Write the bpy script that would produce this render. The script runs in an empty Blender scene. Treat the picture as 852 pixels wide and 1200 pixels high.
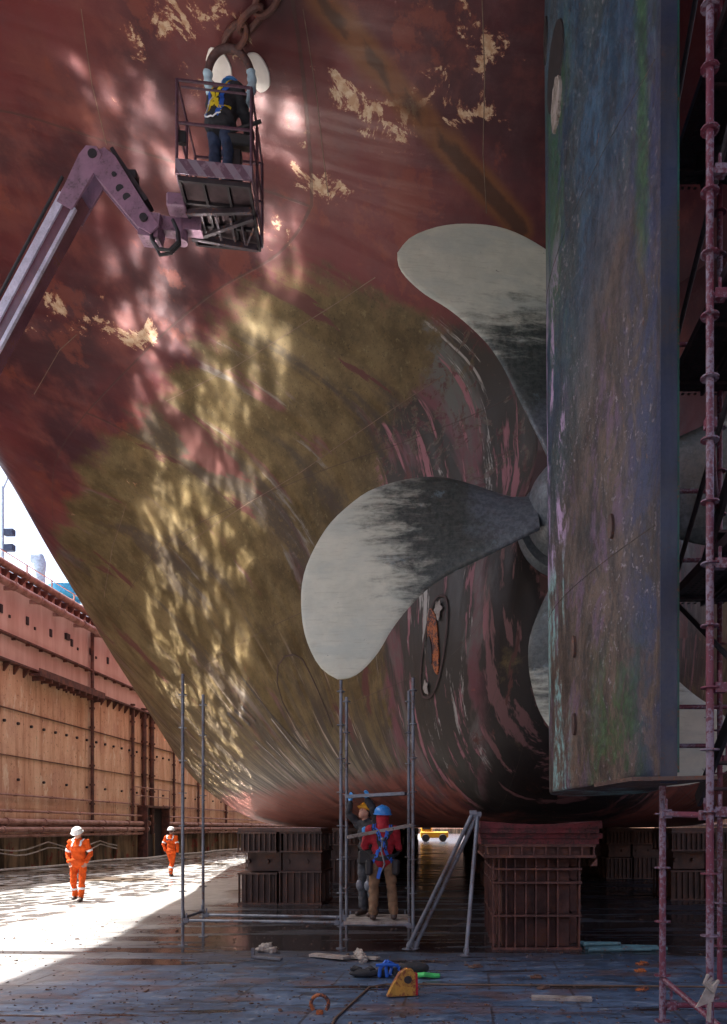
import bpy, bmesh, math, random
from mathutils import Vector, Matrix, Euler, noise as mnoise
from mathutils.bvhtree import BVHTree
R = math.radians
rnd = random.Random(7)
S = bpy.context.scene
COL = S.collection

# ------------------------------------------------------------------ camera, sky, sun, exposure
cam_d = bpy.data.cameras.new("camera"); cam = bpy.data.objects.new("camera", cam_d); COL.objects.link(cam)
cam.location = (0, 0, 1.8); cam.rotation_euler = (R(90), 0, 0)
cam_d.sensor_width = 36; cam_d.lens = 27
cam_d.shift_x = -104/1200; cam_d.shift_y = 370/1200
cam_d.clip_start = 0.1; cam_d.clip_end = 5000
S.camera = cam

SUN_DIR = Vector((-1.0, 0.12, 2.15)).normalized()          # towards the sun
elev = math.asin(SUN_DIR.z); azim = math.atan2(SUN_DIR.x, SUN_DIR.y)
world = bpy.data.worlds.new("World"); S.world = world; world.use_nodes = True
wn = world.node_tree; wn.nodes.clear()
sky = wn.nodes.new("ShaderNodeTexSky"); sky.sky_type = 'NISHITA'; sky.sun_disc = False
sky.sun_elevation = elev; sky.sun_rotation = azim; sky.air_density = 1.0; sky.dust_density = 6.0; sky.ozone_density = 1.0
bg = wn.nodes.new("ShaderNodeBackground"); bg.inputs[1].default_value = 0.15
wo = wn.nodes.new("ShaderNodeOutputWorld")
wn.links.new(sky.outputs[0], bg.inputs[0]); wn.links.new(bg.outputs[0], wo.inputs[0])
sun_d = bpy.data.lights.new("sun", 'SUN'); sun_d.energy = 5.0; sun_d.angle = R(0.53); sun_d.color = (1.0, 0.96, 0.9)
sun = bpy.data.objects.new("sun", sun_d); COL.objects.link(sun)
sun.rotation_euler = SUN_DIR.to_track_quat('Z', 'Y').to_euler(); sun.location = (-30, 0, 60)
S.view_settings.view_transform = 'Standard'; S.view_settings.look = 'None'
S.view_settings.exposure = 1.75; S.view_settings.gamma = 1.0; S.view_settings.use_curve_mapping = False
S.cycles.use_denoising = True; S.cycles.max_bounces = 7; S.cycles.diffuse_bounces = 5; S.cycles.glossy_bounces = 3
S.cycles.caustics_reflective = True; S.cycles.blur_glossy = 0.0; S.cycles.sample_clamp_indirect = 16
S.cycles.use_adaptive_sampling = False
S.cycles.use_guiding = True; S.cycles.use_surface_guiding = True

# ------------------------------------------------------------------ helpers
class NT:
    def __init__(s, name):
        s.m = bpy.data.materials.new(name); s.m.use_nodes = True
        s.t = s.m.node_tree; s.t.nodes.clear()
        s.out = s.t.nodes.new("ShaderNodeOutputMaterial"); s.b = s.t.nodes.new("ShaderNodeBsdfPrincipled")
        s.t.links.new(s.b.outputs[0], s.out.inputs[0])
        s.tc = s.t.nodes.new("ShaderNodeTexCoord"); s.obj = s.tc.outputs['Object']; s.uv = s.tc.outputs['UV']
    def set(s, inp, v):
        if isinstance(v, bpy.types.NodeSocket): s.t.links.new(v, inp)
        elif isinstance(v, (tuple, list)) and len(v) == 3 and inp.type == 'RGBA': inp.default_value = (*v, 1)
        else: inp.default_value = v
    def P(s, **k):
        names = dict(col='Base Color', rough='Roughness', metal='Metallic', norm='Normal', spec='Specular IOR Level',
                     coat='Coat Weight', coatr='Coat Roughness', alpha='Alpha', emc='Emission Color', ems='Emission Strength', ior='IOR')
        for a, v in k.items(): s.set(s.b.inputs[names[a]], v)
        return s.m
    def map(s, vec, scale=(1, 1, 1), loc=(0, 0, 0), rot=(0, 0, 0)):
        n = s.t.nodes.new("ShaderNodeMapping"); s.set(n.inputs[0], vec)
        n.inputs['Scale'].default_value = scale; n.inputs['Location'].default_value = loc; n.inputs['Rotation'].default_value = rot
        return n.outputs[0]
    def noise(s, vec, scale=1, detail=4, rough=.55, dist=0, col=False):
        n = s.t.nodes.new("ShaderNodeTexNoise"); s.set(n.inputs['Vector'], vec)
        n.inputs['Scale'].default_value = scale; n.inputs['Detail'].default_value = detail
        n.inputs['Roughness'].default_value = rough; n.inputs['Distortion'].default_value = dist
        return n.outputs[1 if col else 0]
    def voro(s, vec, scale=1, feature='F1', out=0):
        n = s.t.nodes.new("ShaderNodeTexVoronoi"); s.set(n.inputs['Vector'], vec); n.feature = feature
        n.inputs['Scale'].default_value = scale; return n.outputs[out]
    def ramp(s, fac, a, b, c0=0.0, c1=1.0, smooth=True):
        n = s.t.nodes.new("ShaderNodeMapRange"); s.set(n.inputs[0], fac)
        if smooth: n.interpolation_type = 'SMOOTHSTEP'
        for i, v in zip((1, 2, 3, 4), (a, b, c0, c1)): s.set(n.inputs[i], v)
        return n.outputs[0]
    def mix(s, fac, a, b, mode='MIX'):
        n = s.t.nodes.new("ShaderNodeMix"); n.data_type = 'RGBA'; n.blend_type = mode
        s.set(n.inputs[0], fac); s.set(n.inputs[6], a); s.set(n.inputs[7], b)
        return n.outputs[2]
    def math(s, op, a, b=0.0, clamp=False):
        n = s.t.nodes.new("ShaderNodeMath"); n.operation = op; n.use_clamp = clamp
        s.set(n.inputs[0], a); s.set(n.inputs[1], b); return n.outputs[0]
    def xyz(s, vec):
        n = s.t.nodes.new("ShaderNodeSeparateXYZ"); s.set(n.inputs[0], vec); return n.outputs
    def vadd(s, a, b, k=1.0):
        m = s.t.nodes.new("ShaderNodeVectorMath"); m.operation = 'SCALE'; s.set(m.inputs[0], b); m.inputs[3].default_value = k
        n = s.t.nodes.new("ShaderNodeVectorMath"); n.operation = 'ADD'; s.set(n.inputs[0], a); s.set(n.inputs[1], m.outputs[0])
        return n.outputs[0]
    def bump(s, h, strength=.3, dist=.02, norm=None):
        n = s.t.nodes.new("ShaderNodeBump"); n.inputs['Strength'].default_value = strength; n.inputs['Distance'].default_value = dist
        s.set(n.inputs['Height'], h)
        if norm is not None: s.set(n.inputs['Normal'], norm)
        return n.outputs[0]

def worn(name, c1, c2, rust=(.16, .06, .03), rough=.55, metal=0., sc=2.0, rustamt=.35, vert=1.0, bump=.25, fine=30., spec=.5):
    """painted or bare metal with blotches, vertical streaks and rust spots"""
    n = NT(name)
    a = n.noise(n.map(n.obj, (1, 1, 1/vert)), sc, 6, .6)
    b = n.noise(n.map(n.obj, (3, 3, .35)), sc, 5, .6)
    f = n.noise(n.obj, fine, 4, .6)
    col = n.mix(n.ramp(a, .35, .65), c1, c2)
    col = n.mix(n.math('MULTIPLY', n.ramp(b, .45, .7), .5), col, tuple(x*.55 for x in c1))
    r = n.math('ADD', n.math('MULTIPLY', a, .5), n.math('MULTIPLY', f, .5))
    rm = n.ramp(r, .62-rustamt*.25, .70-rustamt*.25)
    col = n.mix(n.math('MULTIPLY', rm, min(1., rustamt*2.2)), col, rust)
    return n.P(col=col, rough=n.ramp(f, .3, .7, rough-.12, rough+.12), metal=metal, spec=spec, norm=n.bump(n.math('ADD', a, n.math('MULTIPLY', f, .4)), bump, .01))

def flat(name, c, rough=.6, metal=0., var=.25, sc=8., bump=.15, spec=.5):
    n = NT(name); a = n.noise(n.obj, sc, 4, .6)
    col = n.mix(n.ramp(a, .3, .7), tuple(x*(1-var) for x in c), tuple(min(1, x*(1+var)) for x in c))
    return n.P(col=col, rough=rough, metal=metal, spec=spec, norm=n.bump(a, bump, .01))

class MB:
    def __init__(s): s.bm = bmesh.new(); s.uvl = None
    def face(s, pts):
        try: return s.bm.faces.new([s.bm.verts.new(p) for p in pts])
        except ValueError: return None
    def box(s, c, size, rot=None, bevel=0.0):
        M = Matrix.Translation(c) @ (rot.to_matrix().to_4x4() if rot is not None else Matrix.Identity(4)) @ Matrix.Diagonal((*size, 1))
        g = bmesh.ops.create_cube(s.bm, size=1, matrix=M)
        if bevel > 0:
            es = list({e for v in g['verts'] for e in v.link_edges})
            bmesh.ops.bevel(s.bm, geom=es, offset=bevel, segments=1, affect='EDGES')
        return s
    def rod(s, a, b, r, r2=None, seg=10, caps=True):
        a, b = Vector(a), Vector(b); d = b-a
        if d.length < 1e-6: return s
        M = Matrix.Translation((a+b)/2) @ d.to_track_quat('Z', 'Y').to_matrix().to_4x4()
        bmesh.ops.create_cone(s.bm, cap_ends=caps, segments=seg, radius1=r, radius2=r if r2 is None else r2, depth=d.length, matrix=M)
        return s
    def bar(s, a, b, w, h, up=(0, 0, 1)):
        """rectangular bar from a to b, w across, h along up"""
        a, b = Vector(a), Vector(b); d = b-a; L = d.length; z = d.normalized(); u = Vector(up)
        x = u.cross(z)
        if x.length < 1e-4: x = Vector((1, 0, 0)).cross(z)
        x.normalize(); y = z.cross(x)
        M = Matrix((( x.x, y.x, z.x, 0), (x.y, y.y, z.y, 0), (x.z, y.z, z.z, 0), (0, 0, 0, 1)))
        bmesh.ops.create_cube(s.bm, size=1, matrix=Matrix.Translation((a+b)/2) @ M @ Matrix.Diagonal((w, h, L, 1)))
        return s
    def tube(s, pts, r, seg=8, closed=False):
        pts = [Vector(p) for p in pts]; n = len(pts); rings = []; rr = r if isinstance(r, (list, tuple)) else [r]*n
        up = Vector((.13, .21, .97)).normalized()
        for i, p in enumerate(pts):
            t = (pts[(i+1) % n]-pts[i-1]) if (closed or 0 < i < n-1) else (pts[1]-pts[0] if i == 0 else pts[-1]-pts[-2])
            t.normalize(); x = up.cross(t)
            if x.length < .05: x = Vector((1, 0, 0)).cross(t)
            x.normalize(); y = t.cross(x); up = y
            rings.append([s.bm.verts.new(p+(x*math.cos(k*2*math.pi/seg)+y*math.sin(k*2*math.pi/seg))*rr[i]) for k in range(seg)])
        m = n if closed else n-1
        for i in range(m):
            A, B = rings[i], rings[(i+1) % n]
            for k in range(seg): s.bm.faces.new((A[k], A[(k+1) % seg], B[(k+1) % seg], B[k]))
        if not closed: s.bm.faces.new(rings[0][::-1]); s.bm.faces.new(rings[-1])
        return s
    def ball(s, c, r, sub=3, rot=None):
        rx, ry, rz = r if isinstance(r, (tuple, list)) else (r, r, r)
        M = Matrix.Translation(c) @ (rot.to_matrix().to_4x4() if rot is not None else Matrix.Identity(4)) @ Matrix.Diagonal((rx, ry, rz, 1))
        bmesh.ops.create_icosphere(s.bm, subdivisions=sub, radius=1, matrix=M); return s
    def limb(s, a, b, ra, rb):
        s.rod(a, b, ra, rb, 14); s.ball(a, ra, 2); s.ball(b, rb, 2); return s
    def prism(s, outline, o, ax, ay, thick):
        """extruded polygon: outline in (ax, ay) at o, thickness centred along the normal"""
        o, ax, ay = Vector(o), Vector(ax), Vector(ay); n = ax.cross(ay).normalized()
        A = [s.bm.verts.new(o+ax*x+ay*y-n*thick/2) for x, y in outline]; B = [s.bm.verts.new(o+ax*x+ay*y+n*thick/2) for x, y in outline]
        s.bm.faces.new(A[::-1]); s.bm.faces.new(B); k = len(A)
        for i in range(k): s.bm.faces.new((A[i], A[(i+1) % k], B[(i+1) % k], B[i]))
        return s
    def lathe(s, prof, o, axis=(0, 0, 1), seg=24, x0=(1, 0, 0)):
        o = Vector(o); z = Vector(axis).normalized(); x = Vector(x0); x = (x-z*x.dot(z)).normalized(); y = z.cross(x); rings = []
        for r, h in prof:
            rings.append([s.bm.verts.new(o+z*h+(x*math.cos(t*2*math.pi/seg)+y*math.sin(t*2*math.pi/seg))*max(r, 1e-4)) for t in range(seg)])
        for A, B in zip(rings, rings[1:]):
            for k in range(seg): s.bm.faces.new((A[k], A[(k+1) % seg], B[(k+1) % seg], B[k]))
        s.bm.faces.new(rings[0][::-1]); s.bm.faces.new(rings[-1]); return s
    def mesh(s, name, smooth=None):
        me = bpy.data.meshes.new(name)
        bmesh.ops.recalc_face_normals(s.bm, faces=s.bm.faces)
        s.bm.to_mesh(me); s.bm.free()
        if smooth is not None: shade(me, smooth)
        return me

def shade(me, ang):
    me.polygons.foreach_set('use_smooth', [True]*len(me.polygons))
    if ang < 180:
        try: me.set_sharp_from_angle(angle=R(ang))
        except Exception: pass

def root_of(o):
    while o.parent: o = o.parent
    return o
def link(name, me, m, parent=None, label=None):
    """geometry is given in the place's own coordinates; a child is stored relative to its thing"""
    o = bpy.data.objects.new(name, me); COL.objects.link(o)
    if m is not None:
        me.materials.clear()
        for mm in (m if isinstance(m, list) else [m]): me.materials.append(mm)
    if parent is not None:
        r = root_of(parent); me.transform(Matrix.Translation(-r.location)); o.parent = parent
    if label: o['label'] = label
    return o
def part(name, mb, m, parent=None, smooth=35, label=None):
    return link(name, mb.mesh(name, smooth), m, parent, label)
def tag(o, label, cat, group=None, kind=None):
    o['label'] = label; o['category'] = cat
    if group: o['group'] = group
    if kind: o['kind'] = kind
    return o
def thing(name, loc, label, cat, group=None):
    o = bpy.data.objects.new(name, None); COL.objects.link(o); o.location = loc; o.empty_display_size = .2
    return tag(o, label, cat, group)
def setting(name, me_or_mb, m, smooth=35):
    me = me_or_mb.mesh(name, smooth) if isinstance(me_or_mb, MB) else me_or_mb
    o = link(name, me, m); o['kind'] = 'structure'; return o
def kids(o): return [c for c in bpy.data.objects if c.parent == o]
def copy_tree(o, parent=None):
    c = o.copy(); COL.objects.link(c); c.parent = parent
    for ch in kids(o): copy_tree(ch, c)
    return c
def dup(o, loc, label, rotz=0., group=None):
    c = copy_tree(o); c.location = loc; c.rotation_euler = (0, 0, rotz); c['label'] = label
    if group: c['group'] = group
    return c
def remesh(mb, voxel, smooth=4, disp=0., dfreq=9., seed=0):
    me = bpy.data.meshes.new('tmp'); mb.bm.to_mesh(me); mb.bm.free()
    o = bpy.data.objects.new('tmp', me); COL.objects.link(o)
    m = o.modifiers.new('r', 'REMESH'); m.mode = 'VOXEL'; m.voxel_size = voxel
    s = o.modifiers.new('s', 'SMOOTH'); s.factor = .5; s.iterations = smooth
    dg = bpy.context.evaluated_depsgraph_get(); dg.update()
    out = bpy.data.meshes.new_from_object(o.evaluated_get(dg)); bpy.data.objects.remove(o)
    if disp:
        ns = [v.normal.copy() for v in out.vertices]
        for v, n_ in zip(out.vertices, ns):
            q = v.co*dfreq+Vector((seed*3.1, 0, 0)); q.z *= 1.6
            v.co += n_*disp*(mnoise.noise(q)+.5*mnoise.noise(q*2.3))
    shade(out, 180); return out

# ------------------------------------------------------------------ hull shape
L = 1.95; HZ = 6.88; HY = 12.0       # ship's centreline, shaft height, propeller station
ST = [ # station Y, thirteen (half breadth, height) points from keel to deck
(13.1,[(0,6.05),(.40,6.12),(.66,6.35),(.80,6.60),(.84,6.88),(.80,7.25),(.62,7.7),(.5,8.5),(.9,10.4),(3.8,12.2),(9.0,13.9),(14.8,15.9),(15,27)]),
(13.5,[(0,3.6),(.5,3.8),(.85,4.3),(1.05,5.0),(1.15,5.8),(1.15,6.6),(1.0,7.4),(.85,8.4),(1.3,10.3),(4.1,12.1),(9.2,13.85),(14.8,15.7),(15,27)]),
(14.0,[(0,2.6),(.7,2.75),(1.15,3.15),(1.45,3.9),(1.6,4.9),(1.6,6.0),(1.45,7.2),(1.4,8.4),(2.0,10.2),(4.6,12.05),(9.5,13.75),(14.8,15.5),(15,27)]),
(14.8,[(0,2.05),(.9,2.12),(1.6,2.5),(2.1,3.3),(2.35,4.4),(2.4,5.6),(2.35,6.9),(2.45,8.4),(3.2,10.1),(6.0,11.95),(10.4,13.5),(14.8,15.1),(15,27)]),
(16.5,[(0,1.85),(1.2,1.88),(2.2,2.15),(3.0,2.95),(3.5,4.2),(3.75,5.6),(3.95,7.0),(4.4,8.6),(5.6,10.1),(8.2,11.8),(11.8,12.9),(14.85,14.4),(15,27)]),
(20.,[(0,1.8),(1.7,1.82),(3.2,1.98),(4.6,2.7),(5.6,3.9),(6.4,5.3),(7.3,6.8),(8.5,8.4),(10.1,9.9),(12.1,10.9),(13.9,11.9),(14.95,13.4),(15,27)]),
(25.,[(0,1.8),(2.4,1.8),(4.7,1.9),(6.7,2.5),(8.4,3.5),(9.8,4.7),(11.1,6.0),(12.3,7.2),(13.4,8.3),(14.2,9.4),(14.8,10.6),(15,12.4),(15,27)]),
(30.,[(0,1.8),(3,1.8),(6,1.85),(8.4,2.2),(10.3,3),(11.7,4),(12.8,5),(13.6,6),(14.3,7.2),(14.7,8.3),(14.95,9.6),(15,12),(15,27)]),
(36.,[(0,1.8),(3.5,1.8),(7,1.82),(9.8,2.0),(11.8,2.5),(13,3.2),(13.9,4),(14.4,4.8),(14.7,5.7),(14.9,6.8),(15,8.5),(15,12),(15,27)]),
(45.,[(0,1.8),(4,1.8),(8,1.8),(11,1.85),(12.8,2.1),(13.8,2.6),(14.5,3.3),(14.8,4.0),(14.95,4.8),(15,6),(15,8),(15,12),(15,27)]),
(60.,[(0,1.8),(4,1.8),(8,1.8),(11.4,1.8),(13.1,1.95),(14.1,2.4),(14.7,3.1),(14.95,4.0),(15,4.8),(15,6),(15,8),(15,12),(15,27)]),
(92.,[(0,1.8),(4,1.8),(8,1.8),(11.4,1.8),(13.1,1.95),(14.1,2.4),(14.7,3.1),(14.95,4.0),(15,4.8),(15,6),(15,8),(15,12),(15,27)])]
AFT = [(13.1,[(0,10.3),(.9,10.4),(3.8,12.2),(9.0,13.9),(14.8,15.9),(15,27)]),
(12.5,[(0,11.7),(.9,11.75),(3.7,12.4),(9.0,14.1),(14.8,16.0),(15,27)]),
(11.,[(0,12.6),(.9,12.62),(3.6,13.0),(9,14.5),(14.8,16.2),(15,27)]),
(8.,[(0,13.6),(.9,13.6),(3.7,13.9),(9,15.2),(14.8,16.5),(14.9,27)]),
(2.,[(0,15.4),(.9,15.4),(3.7,15.7),(9,16.3),(14.8,17.2),(14.7,27)]),
(-28.,[(0,18.4),(.9,17.4),(3.7,17.6),(9,18.5),(14.5,19),(14.3,27)])]  # unseen counter stretched far aft to cut light from behind
def herm(x, X, Yv):
    """monotone-ish cubic through the stations"""
    n = len(X)
    for i in range(n-1):
        if x <= X[i+1] or i == n-2: break
    def sl(k):
        if k == 0: return (Yv[1]-Yv[0])/(X[1]-X[0])
        if k == n-1: return (Yv[-1]-Yv[-2])/(X[-1]-X[-2])
        a = (Yv[k]-Yv[k-1])/(X[k]-X[k-1]); b = (Yv[k+1]-Yv[k])/(X[k+1]-X[k])
        if a*b <= 0: return 0.
        return 2*a*b/(a+b)
    h = X[i+1]-X[i]; t = (x-X[i])/h; m0, m1 = sl(i)*h, sl(i+1)*h
    return (2*t**3-3*t*t+1)*Yv[i]+(t**3-2*t*t+t)*m0+(-2*t**3+3*t*t)*Yv[i+1]+(t**3-t*t)*m1
def grid_pts(ST, Ys, SUB):
    X = [abs(s[0]-ST[0][0]) for s in ST]; npt = len(ST[0][1]); rows = []
    for y in Ys:
        x = abs(y-ST[0][0])
        ctrl = [Vector((herm(x, X, [s[1][j][0] for s in ST]), herm(x, X, [s[1][j][1] for s in ST]))) for j in range(npt)]
        row = []
        for j in range(npt-1):
            p0 = ctrl[j-1] if j > 0 else Vector((-ctrl[1].x, ctrl[1].y)); p1, p2 = ctrl[j], ctrl[j+1]; p3 = ctrl[j+2] if j+2 < npt else 2*p2-p1
            for k in range(SUB):
                t = k/SUB
                # centripetal-like: plain Catmull with limited tangents
                m1 = (p2-p0)*.5; m2 = (p3-p1)*.5; d = (p2-p1).length
                if m1.length > 1.3*d: m1 *= 1.3*d/m1.length
                if m2.length > 1.3*d: m2 *= 1.3*d/m2.length
                q = (2*t**3-3*t*t+1)*p1+(t**3-2*t*t+t)*m1+(-2*t**3+3*t*t)*p2+(t**3-t*t)*m2
                row.append((max(q.x, 0) if (j or k) else 0.0, q.y, y))
        row.append((ctrl[-1].x, ctrl[-1].y, y)); rows.append(row)
    return rows
SUB = 12
Yf = [13.1+.1*i for i in range(20)]+[15.1+.25*i for i in range(40)]+[25.1+.6*i for i in range(40)]+[50, 55, 60, 75, 92]
Ya = [13.1-.1*i for i in range(12)]+[11.9-.4*i for i in range(20)]+[3.5, 2, 0, -2, -4, -8, -12, -20, -28]
ROWS_F = grid_pts(ST, Yf, SUB); ROWS_A = grid_pts(AFT, Ya, SUB)
def hull_mesh():
    bm = bmesh.new(); uvl = bm.loops.layers.uv.new('UVMap')
    def sheet(rows, j0):
        grids = {}
        for side in (-1, 1):
            g = []
            for row in rows:
                g.append([bm.verts.new((L+side*x, y, z)) for (x, z, y) in row])
            grids[side] = g
            for i in range(len(rows)-1):
                for j in range(len(rows[0])-1):
                    q = [(i, j), (i, j+1), (i+1, j+1), (i+1, j)]
                    try: f = bm.faces.new([g[a][b] for a, b in q])
                    except ValueError: continue
                    f.smooth = True
                    for lp, (a, b) in zip(f.loops, q): lp[uvl].uv = (rows[a][0][2], (j0+b/SUB)*1.4+(200 if side > 0 else 0))
        return grids
    gf = sheet(ROWS_F, 0); ga = sheet(ROWS_A, 7)
    # closing faces: stern frame, bow end, transom, deck
    def cap(g, i, k=None):
        a = g[-1][i][:k]; b = g[1][i][:k]
        try: bm.faces.new([bm.verts.new(v.co) for v in (a+b[::-1][:-1])])
        except ValueError: pass
    cap(gf, 0, 8*SUB+1); cap(gf, len(Yf)-1); cap(ga, len(Ya)-1)
    for g in (gf, ga):
        n = len(g[1])
        for i in range(n-1): bm.faces.new([bm.verts.new(v.co) for v in (g[-1][i][-1], g[1][i][-1], g[1][i+1][-1], g[-1][i+1][-1])])
    bmesh.ops.remove_doubles(bm, verts=bm.verts, dist=.0008)
    bmesh.ops.recalc_face_normals(bm, faces=bm.faces)
    me = bpy.data.meshes.new('hull'); bm.to_mesh(me); 
    bvh = BVHTree.FromBMesh(bm); bm.free(); shade(me, 50)
    return me, bvh
HULL_ME, HULL_BVH = hull_mesh()
def on_hull(px, py, off=0.0):
    """point of the hull seen in direction (px, py) of the survey photo, lifted off along its normal"""
    d = Vector(((px-530)/900, 1, (970-py)/900)).normalized(); o = Vector((0, 0, 1.8))
    h = HULL_BVH.ray_cast(o, d, 200)
    if h[0] is None: return None, None
    n = h[1]
    if n.dot(d) > 0: n = -n
    return h[0]+n*off, n

# ------------------------------------------------------------------ materials
RED_D = (.17, .035, .04)
def hull_material():
    n = NT("hull_paint"); P = n.obj; UV = n.uv
    x, y, z = n.xyz(P)
    at = n.t.nodes.new("ShaderNodeAttribute"); at.attribute_name = 'marks'
    mk = n.t.nodes.new("ShaderNodeSeparateColor"); n.t.links.new(at.outputs['Color'], mk.inputs[0])
    rustm, flakem, greym = mk.outputs[0], mk.outputs[1], mk.outputs[2]
    grit = n.math('MULTIPLY', n.math('SUBTRACT', n.noise(P, 5.5, 8, .8), .5), .22)
    big = n.noise(P, .25, 5, .6); mid = n.math('ADD', n.noise(P, 1.1, 8, .72), grit); fine = n.noise(P, 9, 6, .7)
    st = n.noise(n.map(UV, (1.1, .22, 1)), 1, 8, .68, .35); st = n.math('ADD', st, n.math('MULTIPLY', grit, .35))            # flow streaks along the shell
    st2 = n.noise(n.map(UV, (4.2, .35, 1), (31, 7, 0)), 1, 5, .65, .25)
    st3 = n.noise(n.map(UV, (.7, .16, 1), (5, 3, 0)), 1, 5, .6, .6)
    # olive antifouling
    olive = n.mix(n.ramp(mid, .35, .65), (.060, .042, .018), (.138, .100, .046))
    olive = n.mix(n.ramp(fine, .55, .75), olive, (.17, .14, .07))
    redworn = n.mix(n.ramp(mid, .3, .7), (.085, .024, .028), (.16, .085, .08))
    greyp = n.mix(n.ramp(st2, .4, .6), (.07, .06, .052), (.17, .155, .14))
    m1 = n.math('MULTIPLY', n.ramp(st, .57, .61), .8)
    olive = n.mix(n.ramp(n.noise(P, 22, 5, .8), .56, .66), olive, (.03, .022, .012))
    body = n.mix(m1, olive, n.mix(n.ramp(st2, .42, .55), redworn, greyp))
    m2 = n.math('MULTIPLY', n.ramp(st3, .56, .62), n.ramp(fine, .3, .5))
    body = n.mix(n.math('MULTIPLY', m2, .75), body, (.045, .035, .03))
    # lower shell: darker, strongly streaked
    low = n.ramp(n.math('ADD', z, n.math('MULTIPLY', mid, 2.0)), 8.5, 3.5)
    body = n.mix(n.math('MULTIPLY', low, n.ramp(st2, .45, .56)), body, (.05, .037, .028))
    body = n.mix(n.math('MULTIPLY', low, n.ramp(n.noise(n.map(UV, (5.5, .45, 1), (3, 77, 0)), 1, 4, .6), .60, .66)), body, (.36, .29, .24))
    # bottom red
    zb = n.math('ADD', z, n.math('MULTIPLY', n.math('ADD', st2, n.math('MULTIPLY', mid, .6)), 1.1))
    body = n.mix(n.ramp(zb, 4.15, 3.75), body, n.mix(n.ramp(st2, .38, .6), (.11, .034, .028), (.25, .085, .065)))
    # scoured grey / pink area round the stern tube
    gp = n.mix(n.ramp(st, .38, .56), (.105, .108, .098), (.13, .052, .062))
    gp = n.mix(n.ramp(st3, .52, .57), gp, (.04, .035, .03))
    gp = n.mix(n.ramp(st2, .57, .62), gp, (.27, .12, .14))
    gp = n.mix(n.ramp(n.noise(n.map(UV, (3.2, .3, 1), (60, 5, 0)), 1, 6, .7, .3), .60, .64), gp, (.33, .32, .30))
    gp = n.mix(n.math('MULTIPLY', n.math('MULTIPLY', n.ramp(n.noise(P, 1.6, 7, .7, 1.2), .53, .56), .8), n.ramp(z, 6, 8)), gp, n.mix(n.ramp(fine, .4, .6), (.075, .022, .028), (.11, .095, .07)))
    dk = n.math('ADD', n.ramp(x, -.2, 1.5, 0, .42), n.math('MULTIPLY', st, .35))  # near-black fouling, with the gondola's underside shade put into the colour
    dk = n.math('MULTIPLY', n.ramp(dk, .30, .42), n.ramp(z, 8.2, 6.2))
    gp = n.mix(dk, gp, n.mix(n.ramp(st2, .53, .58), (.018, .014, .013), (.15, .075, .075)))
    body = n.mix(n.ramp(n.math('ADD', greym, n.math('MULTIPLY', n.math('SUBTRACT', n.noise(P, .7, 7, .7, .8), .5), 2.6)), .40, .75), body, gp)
    # topsides red above the fouling line
    red = n.mix(n.ramp(big, .38, .62), (.044, .013, .018), (.118, .025, .027))
    red = n.mix(n.ramp(n.noise(n.map(P, (.8, .8, .25)), 1, 6, .65), .45, .7), red, (.14, .04, .035))
    red = n.mix(n.math('MULTIPLY', n.ramp(mid, .5, .75), .5), red, (.10, .05, .058))
    red = n.mix(n.math('MULTIPLY', n.ramp(n.noise(n.map(P, (1, 1, 1), (40, 0, 0)), .8, 7, .7), .56, .62), .5), red, (.18, .045, .028))
    wl = n.math('ADD', z, n.math('ADD', n.math('MULTIPLY', big, .7), n.math('MULTIPLY', st, 1.5)))
    wl = n.math('ADD', n.math('ADD', wl, n.math('MULTIPLY', mid, 1.2)), n.math('MULTIPLY', n.math('MINIMUM', n.math('ADD', x, 4), 0), -.22))
    wl = n.math('ADD', wl, n.math('MULTIPLY', n.math('MAXIMUM', n.math('ADD', x, 3), 0), .4))
    up = n.ramp(wl, 13.45, 13.85)
    body = n.mix(up, body, red)
    # red primer showing in streaks under the olive
    pr = n.noise(n.map(UV, (.7, .28, 1), (91, 17, 0)), 1, 7, .65, .6)
    body = n.mix(n.math('MULTIPLY', n.ramp(pr, .615, .64), n.math('SUBTRACT', 1, up)), body, (.085, .032, .028))
    # pale flaked paint
    fl = n.noise(P, 1.7, 9, .72, .4)
    fth = n.math('ADD', fl, n.math('MULTIPLY', flakem, .17))
    body = n.mix(n.math('MULTIPLY', n.ramp(fth, .685, .70), n.ramp(z, 7, 10)), body, n.mix(n.ramp(fine, .4, .6), (.38, .27, .16), (.60, .52, .36)))
    body = n.mix(n.math('MULTIPLY', n.ramp(fth, .655, .685), .35), body, (.30, .10, .06))
    # rust run
    body = n.mix(n.math('MULTIPLY', n.ramp(n.math('ADD', rustm, n.math('MULTIPLY', n.math('SUBTRACT', mid, .5), .5)), .25, .75), .92), body,
                 n.mix(n.ramp(n.math('ADD', rustm, n.math('MULTIPLY', fine, .3)), .85, 1.05), (.13, .048, .016), (.055, .022, .010)))
    # plate seams
    br = n.t.nodes.new("ShaderNodeTexBrick"); n.set(br.inputs['Vector'], n.map(UV, (.16, .36, 1), (.3, .2, 0)))
    br.inputs['Scale'].default_value = 1; br.inputs['Mortar Size'].default_value = .0035; br.inputs['Mortar Smooth'].default_value = .2
    br.inputs['Brick Width'].default_value = 1.6; br.inputs['Row Height'].default_value = .8
    seam = br.outputs['Fac']
    body = n.mix(n.math('MULTIPLY', seam, .55), body, (.05, .03, .025))
    h = n.math('ADD', n.math('MULTIPLY', mid, .5), n.math('ADD', n.math('MULTIPLY', fine, .25), n.math('MULTIPLY', seam, .5)))
    nb = n.bump(n.noise(P, .8, 2, .5), .35, .12)
    nb = n.bump(h, .35, .03, nb)
    nb = n.bump(n.noise(P, 60, 3, .6), .25, .006, nb)
    return n.P(col=body, rough=n.ramp(st2, .35, .65, .38, .62), spec=.3, norm=nb)

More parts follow.
